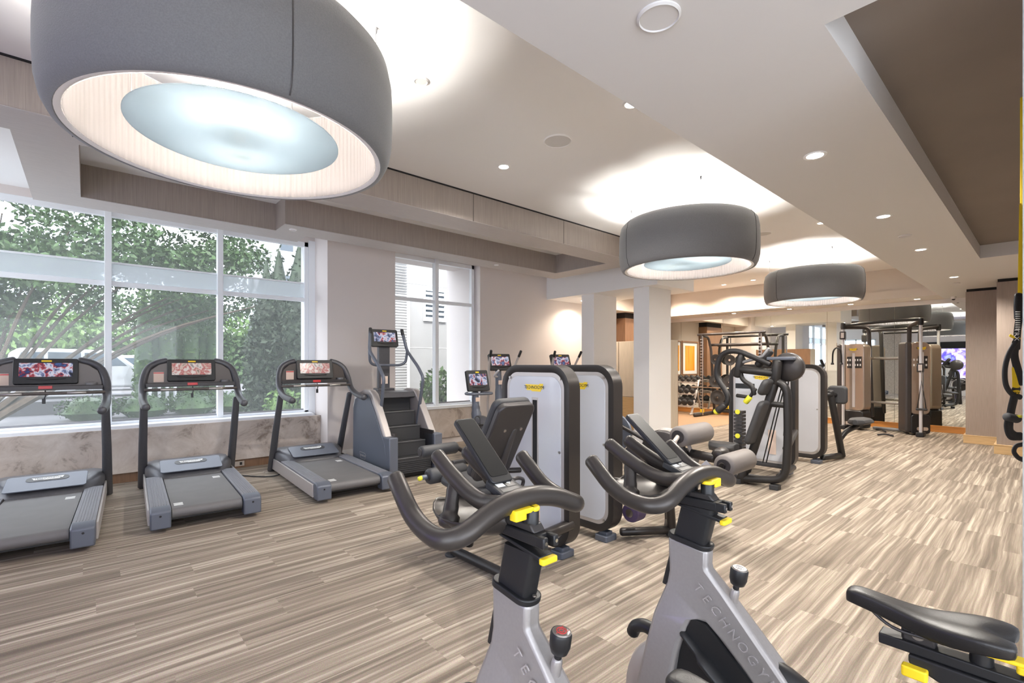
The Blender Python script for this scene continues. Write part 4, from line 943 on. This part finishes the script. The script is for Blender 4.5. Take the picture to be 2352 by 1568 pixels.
    MB().tube(spline([(-.02, -.63, .885), (-.02, -.55, .878), (-.018, -.48, .878), (-.008, -.43, .905)], 5), .0038, 8).tube(spline([(.02, -.63, .885), (.02, -.55, .878), (.018, -.48, .878), (.008, -.43, .905)], 5), .0038, 8).build('saddle_rails', M['dark_metal'], t)
    MB().lathe([(.019, .855), (.019, .880)], (0, -.625, 0), seg=20).build('knob_base', M['black_plastic'], t)
    MB().prism(rrect(-.018, .018, -.72, -.605, .014, 4), 'z', .879, .888).prism(rrect(-.018, .018, -.72, -.675, .006, 3), 'z', .864, .880).build('clamp_lever', M['yellow'], t, bevel=.003, label='yellow saddle clamp lever')
    MB().prism(rrect(-.05, -.026, -.545, -.50, .006, 3), 'z', .792, .815).build('height_lever', M['yellow'], t, bevel=.003, label='yellow saddle height lever')
    MB().lathe([(.012, .76), (.024, .762), (.024, .785), (.012, .787)], (-.045, -.535, -.02), seg=20).build('pop_pin', M['black_plastic'], t)
    return t
mat('black_leather', (34, 32, 32), .38, bump=.1, scale=300)
K2 = group_cycle('grey indoor cycle in the foreground right, its whole saddle and wordmark in view'); K2.location = (1.395, .72, 0)
K1 = copy_tree(K2); K1.location = (.775, .84, 0)
K1['label'] = 'grey indoor cycle at the bottom centre with a red ring on its knob'
for ch in K1.children:                      # this one's handlebar is raised a little
    if min(b[2] for b in ch.bound_box) > 1.0 and min(b[1] for b in ch.bound_box) > -.2: ch.location = (0, 0, .02); ch.scale.x = .93
# the second cycle has its clamp lever turned to the other side
for ch in list(K2.children):
    if ch.name.startswith('clamp_lever') and min(b[1] for b in ch.bound_box) > -.2: ch.scale.x = -1
    if ch.name.startswith('resistance_knob'):
        for c2 in list(ch.children):
            if c2.name.startswith('knob_marking'): c2.data = c2.data.copy(); c2.data.materials[0] = M['steel_matte']
# ================================================================ FAR END: cable machine, smith rack, dumbbells, pictures, cabinet
cb = thing('cable_machine', 'double pulley cable machine with two bronze towers in front of the mirror', 'cable machine', (12.95, 2.4, 0))
def Lc(p): return (p[0]-12.95, p[1]-2.4, p[2])
def stack_tower(x, y, rz, w):
    m = Matrix.Translation(Lc((x, y, 0))) @ Matrix.Rotation(rz, 4, 'Z')
    g = MB(); g.m = m; g.prism(rrect(-w/2, w/2, .42, 1.93, .12, 8), 'x', -.13, .13); a = g.build('tower_cover', M['bronze_panel'], cb, bevel=.02, seg=3)
    g = MB(); g.m = m; g.prism(rrect(w/2-.03, w/2+.09, .05, 1.93, .05, 5), 'x', -.15, .15); g.build('tower_spine', M['bar_charcoal'], cb, bevel=.03)
    g = MB(); g.m = m; g.prism(rrect(-w/2+.01, w/2, .03, .43, .06, 5), 'x', -.16, .14); g.build('tower_base', M['black_plastic'], cb, bevel=.02)
    g = MB(); g.m = m; g.prism(rrect(-w/2+.06, w/2-.1, .10, .17, .03, 4), 'x', -.175, -.155); g.build('base_plate', M['beige_metal'], cb, bevel=.003)
    g = MB(); g.m = m; g.box(-.134, -.128, -w/2+.05, w/2-.14, 1.38, 1.64); ip = g.build('exercise_chart', M['black_plastic'], a, smooth=False)
    g = MB(); g.m = m
    for r in range(2):
        for k in range(6): g.box(-.136, -.1335, -w/2+.065+k*.054, -w/2+.09+k*.054, 1.43+r*.11, 1.475+r*.11)
    g.build('chart_figures', M['white_print'], ip, smooth=False)
    g = MB(); g.m = m; g.box(-.138, -.125, -.06, .0, .5, 1.72); g.build('cable_slot', M['silver_light'], a, bevel=.004)
    badge(a, .16, .055, m @ frame((-.134, -.02, 1.80), (0, -1, 0), (0, 0, 1)), M['yellow'], M['letter_black'])
stack_tower(13.05, 2.93, math.radians(-18), .50); stack_tower(13.0, 1.86, math.radians(35), .36)
for x, y, nm in ((12.83, 3.12, 'l'), (12.62, 1.74, 'r')):
    MB().tube([Lc((x, y, .04)), Lc((x, y, 2.32))], .028, 14, round_end=False).build('guide_pole', M['silver_light'], cb)
    MB().box(*[v for p in zip(Lc((x-.09, y-.06, 0)), Lc((x+.14, y+.07, .09))) for v in p]).build('pole_foot', M['black_plastic'], cb, bevel=.015)
    MB().lathe([(.045, 2.26), (.05, 2.3), (.045, 2.40), (.03, 2.41)], (Lc((x, y, 0))[0], Lc((x, y, 0))[1], 0), seg=16).build('pole_cap', M['black_plastic'], cb)
MB().tube([Lc((12.83, 3.12, 2.33)), Lc((12.9, 2.8, 2.37)), Lc((12.75, 2.2, 2.39)), Lc((12.62, 1.74, 2.38))], .033, 12).build('top_bar', M['black_plastic'], cb)
MB().tube(fillet([Lc((12.83, 3.12, 2.30)), Lc((13.2, 2.72, 2.30)), Lc((13.2, 2.66, .3))], .12), .04, 12).build('rear_post', M['dark_metal'], cb)
MB().tube(fillet([Lc((12.62, 1.74, 2.34)), Lc((13.15, 2.0, 2.28)), Lc((13.15, 2.02, .3))], .12), .04, 12).build('rear_post', M['dark_metal'], cb)
MB().tube([Lc((13.15, 2.62, .05)), Lc((13.1, 2.1, .05))], .035, 12).build('floor_bar', M['steel_matte'], cb)
for z in (1.60, .62, 2.22): MB().tube([Lc((13.16, 2.66, z)), Lc((13.12, 2.04, z))], .028, 12).build('crossbar', M['steel'] if z < 2 else M['dark_metal'], cb)
for x, y, z in ((12.83, 3.12, 2.12), (12.62, 1.74, 1.40)):
    p = Lc((x, y, z)); c = MB().box(p[0]-.06, p[0]+.05, p[1]-.05, p[1]+.06, p[2]-.09, p[2]+.09).build('pulley_carriage', M['dark_metal'], cb, bevel=.015)
    MB().box(p[0]-.064, p[0]-.058, p[1]-.03, p[1]+.03, p[2]-.06, p[2]+.06).build('carriage_plate', M['beige_metal'], c)
    MB().tube([Lc((x+.05, y-.03, .1)), Lc((x+.05, y-.03, z-.08))], .006, 6).build('cable', M['black_plastic'], cb)
hd = thing('rope_handle', 'black U-shaped rope handle hanging from the left pulley of the cable machine', 'handle', tuple(at(1922, 800, x=12.8)))
MB().tube([(0, 0, .12), (0, .0, .02)], .006, 8).build('clip', M['chrome'], hd); MB().tube(spline([(0, -.085, -.33), (0, -.075, -.1), (0, -.03, .0), (0, .03, .0), (0, .075, -.1), (0, .085, -.33)], 6), .017, 10).build('rope', M['black_plastic'], hd)
for s in (-1, 1): MB().lathe([(.03, -.37), (.035, -.35), (.02, -.32)], (0, s*.086, 0), seg=12).build('stopper', M['rubber'], hd)
hd = thing('strap_handle', 'black triangular strap handle hanging on the right pole of the cable machine', 'handle', tuple(at(2117, 868, x=12.55)))
MB().tube([(0, .07, -.62), (0, 0, -.05), (0, -.07, -.62)], .012, 8).build('strap', M['black_plastic'], hd); MB().tube([(0, .08, -.63), (0, -.08, -.63)], .022, 12).build('grip', M['rubber'], hd); MB().tube([(0, 0, -.06), (0, 0, .14)], .006, 8).build('clip', M['steel'], hd)
for (u1, v1, u2, v2), lb in (((2016, 998, 2052, 1001), 'short black bar attachment lying on the carpet, nearest the camera of those by the cable machine'), ((2012, 985, 2034, 991), 'black strap attachment on the carpet just in front of the mirror base'), ((2048, 983, 2086, 995), 'long straight bar leaning low on the carpet beside the right cable tower')):
    a, b = at(u1, v1, z=.025), at(u2, v2, z=.025); o = MB().tube(spline([a, (a+b)/2 + Vector((.02, 0, .02)), b], 5), .018, 10).build('bar_attachment', M['black_plastic']); tag(o, ' '.join(lb.split()[:16]), 'attachment')

# smith rack
sr = thing('smith_rack', 'tall black smith rack frame in front of the mirror beside the dumbbell rack', 'weight rack', (13.1, 5.75, 0))
for y in (-.78, .78):
    MB().tube([(-.12, y, .04), (-.12, y, 2.30)], .036, 12, round_end=False).build('front_post', M['dark_metal'], sr)
    MB().tube([(-.20, y-.06, .04), (-.20, y-.06, 2.26)], .016, 10, round_end=False).build('guide_rod', M['chrome'], sr)
    nt = MB()
    for k in range(24): nt.box(-.168, -.150, y-.03, y+.035, .25+k*.083, .262+k*.083)
    nt.build('notch_strip', M['silver_light'], sr)
    MB().tube(fillet([(-.12, y, 2.28), (.25, y, 2.24), (.42, y, 1.9), (.5, y*.92, .06)], .12), .036, 12).build('rear_post', M['dark_metal'], sr)
    MB().tube([(-.55, y, .06), (.5, y, .06)], .05, 12).build('base_tube', M['dark_metal'], sr)
    MB().box(-.16, -.07, y-.04, y+.04, .10, .20).build('foot_bracket', M['yellow'], sr, bevel=.006)
for x, z, w in ((-.12, 2.30, .9), (.40, 2.02, .82), (.5, .12, .75)): MB().tube([(x, -w, z), (x, w, z)], .036, 12).build('crossbar', M['dark_metal'], sr)
bb = thing('barbell', 'chrome barbell resting low across the smith rack', 'barbell', (12.9, 5.75, .82))
MB().tube([(0, -1.05, 0), (0, 1.05, 0)], .014, 12).build('bar', M['chrome'], bb)
for y in (-.95, .95): MB().lathe([(.03, -.10), (.03, .10)], (0, y, 0), axis='y', seg=16).build('sleeve', M['steel'], bb)
def plate(x, y, z, r, lb):
    t = thing('weight_plate', lb, 'weight plate', (x, y, z), 0, 'plates stored on the smith rack'); MB().lathe([(.025, -.02), (r*.35, -.022), (r*.4, -.012), (r*.8, -.012), (r*.85, -.02), (r, -.02), (r, .02), (r*.85, .02), (r*.8, .012), (r*.4, .012), (r*.35, .022), (.025, .02)], (0, 0, 0), axis='x', seg=30).build('disc', M['rubber'], t, ang=50)
    MB().lathe([(.03, -.026), (.03, .026)], (0, 0, 0), axis='x', seg=14).build('hub', M['chrome'], t); return t
for x, y, z, r, lb in ((13.44, 6.35, 1.60, .15, 'round plate at head height on the left side of the smith rack'), (13.44, 5.95, 1.58, .15, 'chrome-centred plate beside the pair at head height on the smith rack'), (13.44, 6.35, .98, .19, 'mid-height plate on the left rear post of the smith rack'),
                       (13.44, 5.95, .96, .2, 'mid-height plate inboard on the smith rack'), (13.44, 6.3, .52, .21, 'lowest plate on the smith rack, just above its base tube')):
    plate(x, y, z, r, lb)

# dumbbell rack
dr = thing('dumbbell_rack', 'three-tier silver dumbbell rack standing against the mirror wall', 'rack', (13.3, 7.35, 0))
tiers = [(.26, -.20), (.60, -.08), (.94, .04)]
for y in (-.5, .5):
    MB().tube([(-.32, y, .03), (.10, y, .98)], .035, 10, flat=.5).tube([(.30, y, .03), (-.02, y, .70)], .03, 10, flat=.5).tube([(-.38, y, .03), (.34, y, .03)], .03, 10).build('rack_end', M['silver'], dr)
for z, x in tiers:
    for dx in (-.09, .09): MB().tube([(x+dx, -.54, z + (.05 if dx > 0 else -.01)), (x+dx, .54, z + (.05 if dx > 0 else -.01))], .02, 8).build('rail', M['silver'], dr)
db = None
for ti, (z, x) in enumerate(tiers):
    r = (.088, .074, .058)[ti]
    n = 6
    for k in range(n):
        y = 7.35 - .46 + k*.92/(n-1)
        d = thing('dumbbell', '', 'dumbbell', (13.3+x-.005, y, z+.02+r+.02), 0, ('large dumbbells on the bottom tier', 'medium dumbbells on the middle tier', 'small dumbbells on the top tier')[ti])
        d['label'] = 'black and chrome dumbbell on the %s tier of the rack by the mirror' % ('bottom', 'middle', 'top')[ti]
        d.rotation_euler = (0, -.3, 0)
        MB().tube([(-.09, 0, 0), (.09, 0, 0)], .014, 8).build('handle', M['chrome'], d)
        for s in (-1, 1): MB().lathe([(r*.6, s*.055), (r, s*.065), (r, s*.125), (r*.7, s*.14)], (0, 0, 0), axis='x', seg=12).build('head', M['rubber'], d, ang=20)
# weight bench fragments are only seen reflected and are left out
def picture(x, w, m, lb):
    t = thing('framed_picture', lb, 'picture', (x, 7.945, 1.66), 0)
    h = .54
    MB().ring([(-w, -h), (-w, h), (w, h), (w, -h)], [(-.035, -.035), (0, -.035), (0, .035), (-.035, .035)], 'y').build('frame', M['wood_brown'], t, smooth=False)
    MB().box(-w, w, -.012, -.004, -h, h).build('mat', M['white_print'], t, smooth=False)
    MB().box(-w*.62, w*.62, -.015, -.011, -h*.76, h*.76).build('painting', M[m], t, smooth=False)
picture(12.62, .50, 'stripes_green', 'framed abstract of green and orange stripes, right one in the mirror beside the wood pier')
picture(13.46, .26, 'stripes_orange', 'narrow-looking framed abstract of orange stripes in the mirror, nearest the white column')
ck = thing('cabinet', 'tall pale oak cabinet with two doors standing behind the white columns', 'cabinet', (9.0, 6.1, 0))
MB().box(0, .5, -.78, .95, 0, 1.98).build('body', M['cabinet_oak'], ck, bevel=.003)
for a, b in ((-.775, -.2), (-.19, .375), (.385, .945)): MB().box(-.018, -.001, a+.004, b-.004, .75, 1.97).build('door', M['cabinet_oak'], ck, bevel=.002)
MB().box(-.018, -.001, -.775, .945, .02, .74).build('lower_panel', M['wood_tan'], ck, bevel=.002); MB().box(.5, .512, -.78, .95, 0, 1.98).build('back_panel', M['wood_brown'], ck)

# suspension trainer at the right edge
tx = thing('suspension_trainer', 'black and yellow suspension strap trainer hanging at the right edge of the photo', 'strap trainer', tuple(at(2336, 835, d=2.5)))
o_ = at(2336, 835, d=2.5); rgt = Vector((sA, -cA, 0))
def tp(u, v, dd=0): return tuple(at(u, v, d=2.5+dd) - o_)
def strap(name, pts, w, m, th=.25, par=None):
    return MB().tube(spline([tp(*p) for p in pts], 6), w, 12, flat=th, up=(cA, sA, 0)).build(name, M[m], par or tx, ang=70)
strap('yellow_strap', [(2349, 470), (2347, 580), (2345, 683)], .018, 'yellow', .12)
MB().tube([tp(2349, 470), (tp(2349, 470)[0], tp(2349, 470)[1], ZS - o_.z)], .01, 8).build('anchor_strap', M['yellow'], tx)
strap('buckle', [(2341, 678), (2339, 700), (2340, 730)], .024, 'black_plastic', .4)
bs = strap('black_strap', [(2341, 730), (2337, 760), (2335, 800)], .020, 'soft_black', .15)
wv = MB()
for k in range(9):
    a = Vector(tp(2333, 716+k*5, -.012)); wv.tube([a, a + rgt*.022], .0022, 5)
wv.build('webbing_print', M['letter_white'], bs)
cm_ = frame(Vector(tp(2335, 768, -.010)), (0, 0, -1), rgt); text('lettering', 'TRX', .034, M['letter_white'], bs, cm_, .0006)
strap('yellow_tab', [(2320, 770), (2331, 775), (2342, 777)], .007, 'yellow', .4)
strap('foot_cradle', [(2334, 783), (2316, 815), (2308, 850), (2311, 885), (2326, 906), (2344, 912)], .014, 'soft_black', .5)
strap('inner_strap', [(2334, 785), (2330, 815), (2338, 850), (2347, 880)], .022, 'soft_black', .2)
ys_ = strap('yellow_label_strap', [(2333, 845), (2334, 875), (2334, 902)], .021, 'yellow', .12)
text('lettering', 'TRX', .020, M['letter_black'], ys_, frame(Vector(tp(2334, 903, -.006)), rgt, (0, 0, 1)), .0006)
strap('label_band', [(2326, 893), (2342, 893)], .010, 'black_plastic', .3)
strap('lower_strap', [(2330, 910), (2322, 945), (2318, 985), (2330, 1000), (2345, 1002)], .022, 'soft_black', .3)
MB().tube([tp(2313, 957, -.01), tp(2336, 962, -.01)], .022, 14).build('handle_grip', M['rubber'], tx); MB().lathe([(.022, 0), (.022, .012)], tp(2334, 958, -.01), seg=14).build('grip_ring', M['yellow_lime'], tx)
strap('side_strap', [(2314, 957), (2311, 980), (2320, 1004), (2346, 1006)], .012, 'soft_black', .4)
strap('lower_loop', [(2350, 1020), (2334, 1024), (2329, 1037), (2338, 1050), (2350, 1056)], .012, 'soft_black', .5)
# ================================================================ OUTSIDE
struct('floor_outside', MB().box(-40, 60, 8.25, 95, -.28, -.18), M['asphalt'])
import numpy as np
def leaves(name, blobs, n, size, m, parent=None, seed=1, squash=1.0):
    """many small bent leaf cards scattered through and over ellipsoid blobs"""
    rg = np.random.RandomState(seed); tot = sum(b[3]*b[4]*b[5] for b in blobs); vs_, fs_ = [], []
    for (x, y, z, a, b, c) in blobs:
        k = max(8, int(n*a*b*c/tot))
        d = rg.normal(size=(k, 3)); d /= np.linalg.norm(d, axis=1)[:, None]; r = rg.uniform(.55, 1.03, size=(k, 1))
        p = d*r*np.array([a, b, c]) + np.array([x, y, z])
        for i in range(k):
            u = rg.normal(size=3); u /= np.linalg.norm(u); w = np.cross(u, rg.normal(size=3)); w /= np.linalg.norm(w); s = size*rg.uniform(.6, 1.3); q = p[i]
            b0 = len(vs_); vs_ += [tuple(q-u*s), tuple(q+w*s*.5), tuple(q+u*s), tuple(q-w*s*.5)]; fs_.append((b0, b0+1, b0+2, b0+3))
    me = bpy.data.meshes.new(name); me.from_pydata(vs_, [], fs_); me.materials.append(m); o = bpy.data.objects.new(name, me); C.objects.link(o)
    if parent: o.parent = parent
    return o
GZ = -.18
# spreading tree with many upright branches
tr = thing('tree', 'wide spreading tree with many fanning branches outside the left window', 'tree', (-2.1, 17, GZ))
lb = MB(); rr_ = random.Random(3)
for k in range(22):
    a = -1.0 + 2.2*(k+rr_.uniform(-.4,.4))/21; L_ = 4.6 + rr_.random()*2; sp = math.sin(a); y0 = rr_.uniform(-1.0, 1.0)
    pts = [(0.025*k-.5, 0, 0), (sp*L_*.30, y0*.3, .9 + .5*math.cos(a)), (sp*L_*.75, y0*.9, 2.1 + 1.2*math.cos(a)), (sp*L_*1.35, y0*1.4, 3.4 + 1.9*math.cos(a) - .5*abs(sp))]
    lb.tube(spline(pts, 5), [.09, .08, .055, .04, .03, .02, .014], 6)
lb.build('branches', M['bark'], tr)
bl = []
for k in range(95): bl.append((rr_.uniform(-6.5, 7.0), rr_.uniform(-1.6, 2.2), rr_.uniform(3.0, 7.6), rr_.uniform(.6, 1.2), .8, rr_.uniform(.35, .7)))
leaves('foliage', bl, 42000, .085, M['leaf'], tr, 2)
for k, (u, tz, w, lab) in enumerate(((612, 4.2, .50, 'narrowest dark conifer outside, left of the three by the window jamb'), (641, 4.9, .72, 'middle dark conifer of the three outside the window jamb'), (688, 4.7, .80, 'rightmost dark conifer outside, cut by the window jamb'))):
    p = at(u, 700, y=(12.4, 14.3, 12.2)[k]); t = thing('conifer', lab, 'conifer', (p.x, p.y, GZ), 0, 'dark conifers beside the left window')
    MB().tube([(0, 0, 0), (0, 0, tz*.9)], [.07, .02], 8).build('trunk', M['bark'], t)
    MB().lathe([(w*.45, .2), (w*.58, 1.0), (w*.54, tz*.5), (w*.3, tz*.78), (.03, tz*.98)], seg=16).build('inner_growth', M['leaf_dark'], t)
    bl = [(0, 0, .3 + (tz-.5)*j/11, w*(1.0 if j < 6 else 1.0-(j-5)*.155), w*(1.0 if j < 6 else 1.0-(j-5)*.155), .42) for j in range(12)]
    leaves('foliage', bl, 7000, .07, M['leaf_dark'], t, 10+k)
for k in range(7):
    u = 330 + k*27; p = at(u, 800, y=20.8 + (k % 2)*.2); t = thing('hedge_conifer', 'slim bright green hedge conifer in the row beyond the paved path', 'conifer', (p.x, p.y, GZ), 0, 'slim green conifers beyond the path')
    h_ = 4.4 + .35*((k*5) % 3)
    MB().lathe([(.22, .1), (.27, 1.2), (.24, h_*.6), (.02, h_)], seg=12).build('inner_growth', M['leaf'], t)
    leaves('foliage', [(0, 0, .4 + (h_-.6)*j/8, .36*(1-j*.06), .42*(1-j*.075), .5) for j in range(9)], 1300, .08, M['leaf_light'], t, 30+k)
for k, (u, y, s_, m_, lab) in enumerate(((-260, 36, 5.8, 'leaf', 'round leafy tree far left beyond the parked van'), (-40, 47, 6.8, 'leaf_light', 'pale green round tree behind the parked van'), (130, 37, 4.8, 'leaf_light', 'light green tree above the van roof'), (270, 48, 6.6, 'leaf', 'green tree behind the pickup'), (420, 38, 5.3, 'leaf_light', 'far pale green tree beyond the hedge conifers'), (560, 36, 3.4, 'leaf', 'far green tree left of the white building'))):
    p = at(u, 800, y=y); t = thing('tree', lab, 'tree', (p.x, p.y, GZ)); MB().tube([(0, 0, 0), (.1, 0, s_*.6)], [.2, .1], 8).build('trunk', M['bark'], t)
    q_ = random.Random(k); leaves('foliage', [(q_.uniform(-.9, .9)*s_*.6, q_.uniform(-1, 1), s_*q_.uniform(.15, .95), s_*.42, s_*.3, s_*.3) for _ in range(12)], 5200, .2, M[m_], t, 50+k)
struct('trim_street', MB().box(-30, 12, 21.6, 33, -.2, .25), M['asphalt'])
# street, path, planting beds
struct('trim_path', MB().box(2.3, 3.9, 8.3, 9.7, -.18, -.12).box(-.1, 4.0, 9.7, 10.6, -.18, -.13), M['paving'])
struct('trim_path_far', MB().box(1.3, 3.9, 10.6, 16.5, -.18, -.15), M['paving'])
struct('trim_bed_edge', MB().box(-6, -.1, 9.9, 10.05, -.18, -.06), M['paving'])
tag(MB().box(-6, -.12, 8.26, 9.9, -.19, -.13).build('mulch_bed', M['mulch']), 'brown mulch bed just outside the left window', 'mulch', kind='stuff')
def shrubs(name, lab, x0, x1, y, h, n, m, cat='shrub'):
    for k in range(n):
        x = x0 + (x1-x0)*(k+.5)/n; t = thing(name, lab, cat, (x, y, GZ), 0, lab if n > 1 else None)
        r = (x1-x0)/n*.62; MB().lathe([(r*.5, .0), (r*.8, h*.3), (r*.5, h*.8), (.02, h*.95)], seg=10).build('inner_growth', M[m], t)
        leaves('foliage', [(0, 0, h*.5, r, r*.8, h*.55)], 900, .05, M[m], t, 70+k)
shrubs('shrub', 'low green juniper in the planting bed outside the left window', -5.5, .3, 11.4, .55, 5, 'leaf')
shrubs('shrub', 'low clipped shrub of the hedge in front of the parked van', -.6, 7.2, 19.0, .7, 6, 'leaf')
shrubs('shrub', 'leafy shrub between the path and the dark conifers', 2.9, 4.1, 11.3, 1.1, 2, 'leaf_light')
bs_ = thing('planted_bush', 'light green leafy bush outside the tall window', 'bush', (6.05, 9.35, GZ))
MB().tube([(0, 0, 0), (.05, 0, .9)], .02, 6).build('stem', M['bark'], bs_)
leaves('foliage', [(0, 0, 1.2, .42, .4, .35), (.15, 0, .85, .45, .4, .3), (-.2, 0, 1.0, .3, .3, .3)], 800, .07, M['leaf_light'], bs_, 91)
shrubs('low_hedge', 'low dark clipped hedge at the foot of the pale outside wall', 5.9, 7.6, 9.3, .95, 3, 'leaf_dark', 'hedge')
# parked vehicles
def vehicle(lab, loc, rz, paint, cat, van):
    t = thing('parked_car', lab, cat, loc, rz)
    if van: prof = [(-2.2, .35), (-2.25, .75), (-2.1, .98), (-1.25, 1.08), (-.55, 1.72), (1.9, 1.78), (2.15, 1.6), (2.25, .9), (2.25, .35)]
    else: prof = [(-2.6, .4), (-2.65, .85), (-2.5, 1.0), (-1.4, 1.08), (-.8, 1.62), (.35, 1.62), (.6, 1.05), (2.6, 1.05), (2.65, .45)]
    MB().prism(prof, 'y', -.9, .9).build('body', M[paint], t, bevel=.09, seg=3)
    if van: wn_ = [[(-.95, 1.15), (-.5, 1.6), (.25, 1.62), (.25, 1.15)], [(.35, 1.15), (.35, 1.62), (1.2, 1.64), (1.2, 1.15)], [(1.3, 1.15), (1.3, 1.64), (1.85, 1.62), (2.0, 1.2)]]
    else: wn_ = [[(-1.1, 1.12), (-.75, 1.5), (.3, 1.5), (.4, 1.12)]]
    for w in wn_: MB().prism(w, 'y', -.915, .915).build('side_window', M['car_glass'], t, bevel=.01)
    for x in (-1.5, 1.45):
        for s in (-1, 1):
            wh = MB().lathe([(.12, s*.93), (.26, s*.94), (.34, s*.92), (.35, s*.78)], (x, 0, .36), axis='y', seg=24).build('wheel', M['rubber'], t)
            MB().lathe([(.02, s*.945), (.2, s*.945), (.22, s*.93)], (x, 0, .36), axis='y', seg=18).build('rim', M['silver'], wh)
    for s in (-1, 1):
        MB().box(-2.3, -2.1, *sorted((s*.5, s*.85)), .72, .86).build('headlight', M['gloss_panel'], t, bevel=.03)
        x_ = 2.2 if van else 2.6; MB().box(x_-.05, x_+.07, *sorted((s*.68, s*.88)), .8, 1.1 if not van else 1.4).build('tail_light', M['car_red'], t, bevel=.02)
    return t
p = at(215, 850, y=24); vehicle('white van with dark side windows parked in the street outside', (p.x, 24, .25), PI, 'car_white', 'van', True)
p = at(268, 830, y=29); vehicle('grey pickup with a red tail light parked behind the white van', (p.x+.3, 29, .25), 0, 'silver_light', 'pickup', False)
for k, u in enumerate((345, 366, 384, 402)):
    p = at(u, 830, y=20.2); o = MB().tube([(0, 0, 0), (0, 0, 1.75 if k > 1 else 1.5)], .05, 8).build('bollard_post', M['silver_light']); o.location = (p.x, 20.2, GZ)
    tag(o, 'slim pale metal post standing in front of the hedge conifers', 'post', 'slim posts before the hedge conifers')
# white building beyond and pale wall beside the tall window
bd_ = thing('building', 'white building with a small canopy beyond the conifers', 'building', (12.2, 33, GZ))
MB().box(-3.4, 5, 0, 6, 0, 16).build('wall', M['ext_white'], bd_)
MB().box(-3.6, -1.6, -2.4, 0, 4.6, 4.9).build('canopy', M['ext_white'], bd_)
for x in (-3.3, -1.8): MB().box(x-.1, x+.1, -2.3, -2.1, 0, 4.6).build('canopy_post', M['ext_white'], bd_)
for x, z in ((-2.9, 5.6), (-1.5, 5.6), (-2.9, 9.0), (-1.2, 9.0)): MB().box(x, x+.8, -.02, .05, z, z+1.8).build('window', M['car_glass'], bd_)
struct('wall_outside_return', MB().box(8.2, 8.5, 8.51, 14, -.18, 7), M['ext_wall'])
ew = struct('wall_outside', MB().box(4.55, 8.19, 11.2, 11.5, -.18, 7), M['ext_wall'])
for z in (1.9, 3.6): MB().box(4.55, 8.2, 11.193, 11.2, z, z+.012).build('panel_joint', M['grey_paint'], ew)
sd = thing('roller_door', 'pale ribbed roller door in the outside wall, left pane of the tall window', 'door', (5.9, 11.19, GZ))
MB().box(-.42, .42, -.05, -.002, 0, 3.45).build('door_surround', M['frame_white'], sd, bevel=.01)
g = MB()
for k in range(62): g.prism([(-.06, .03+k*.07), (-.075, .045+k*.07), (-.06, .06+k*.07)], 'x', -.32, .32)
g.box(-.33, .33, -.06, -.05, 0, 3.3).build('slats', M['ext_wall'], sd)
lv = thing('wall_louver', 'white louvered vent high on the outside wall, right pane of the tall window', 'louver', (7.1, 11.19, 3.05))
MB().ring([(-.33, -.4), (-.33, .42), (.33, .42), (.33, -.4)], [(-.05, -.03), (0, -.03), (0, .03), (-.05, .03)], 'y').build('frame', M['frame_white'], lv, smooth=False)
MB().box(-.3, .3, -.01, 0, -.4, .4).build('dark_backing', M['car_glass'], lv)
for k in range(6): MB().box(-.31, .31, -.05, -.02, -.38+k*.135, -.31+k*.135).build('slat', M['frame_white'], lv)
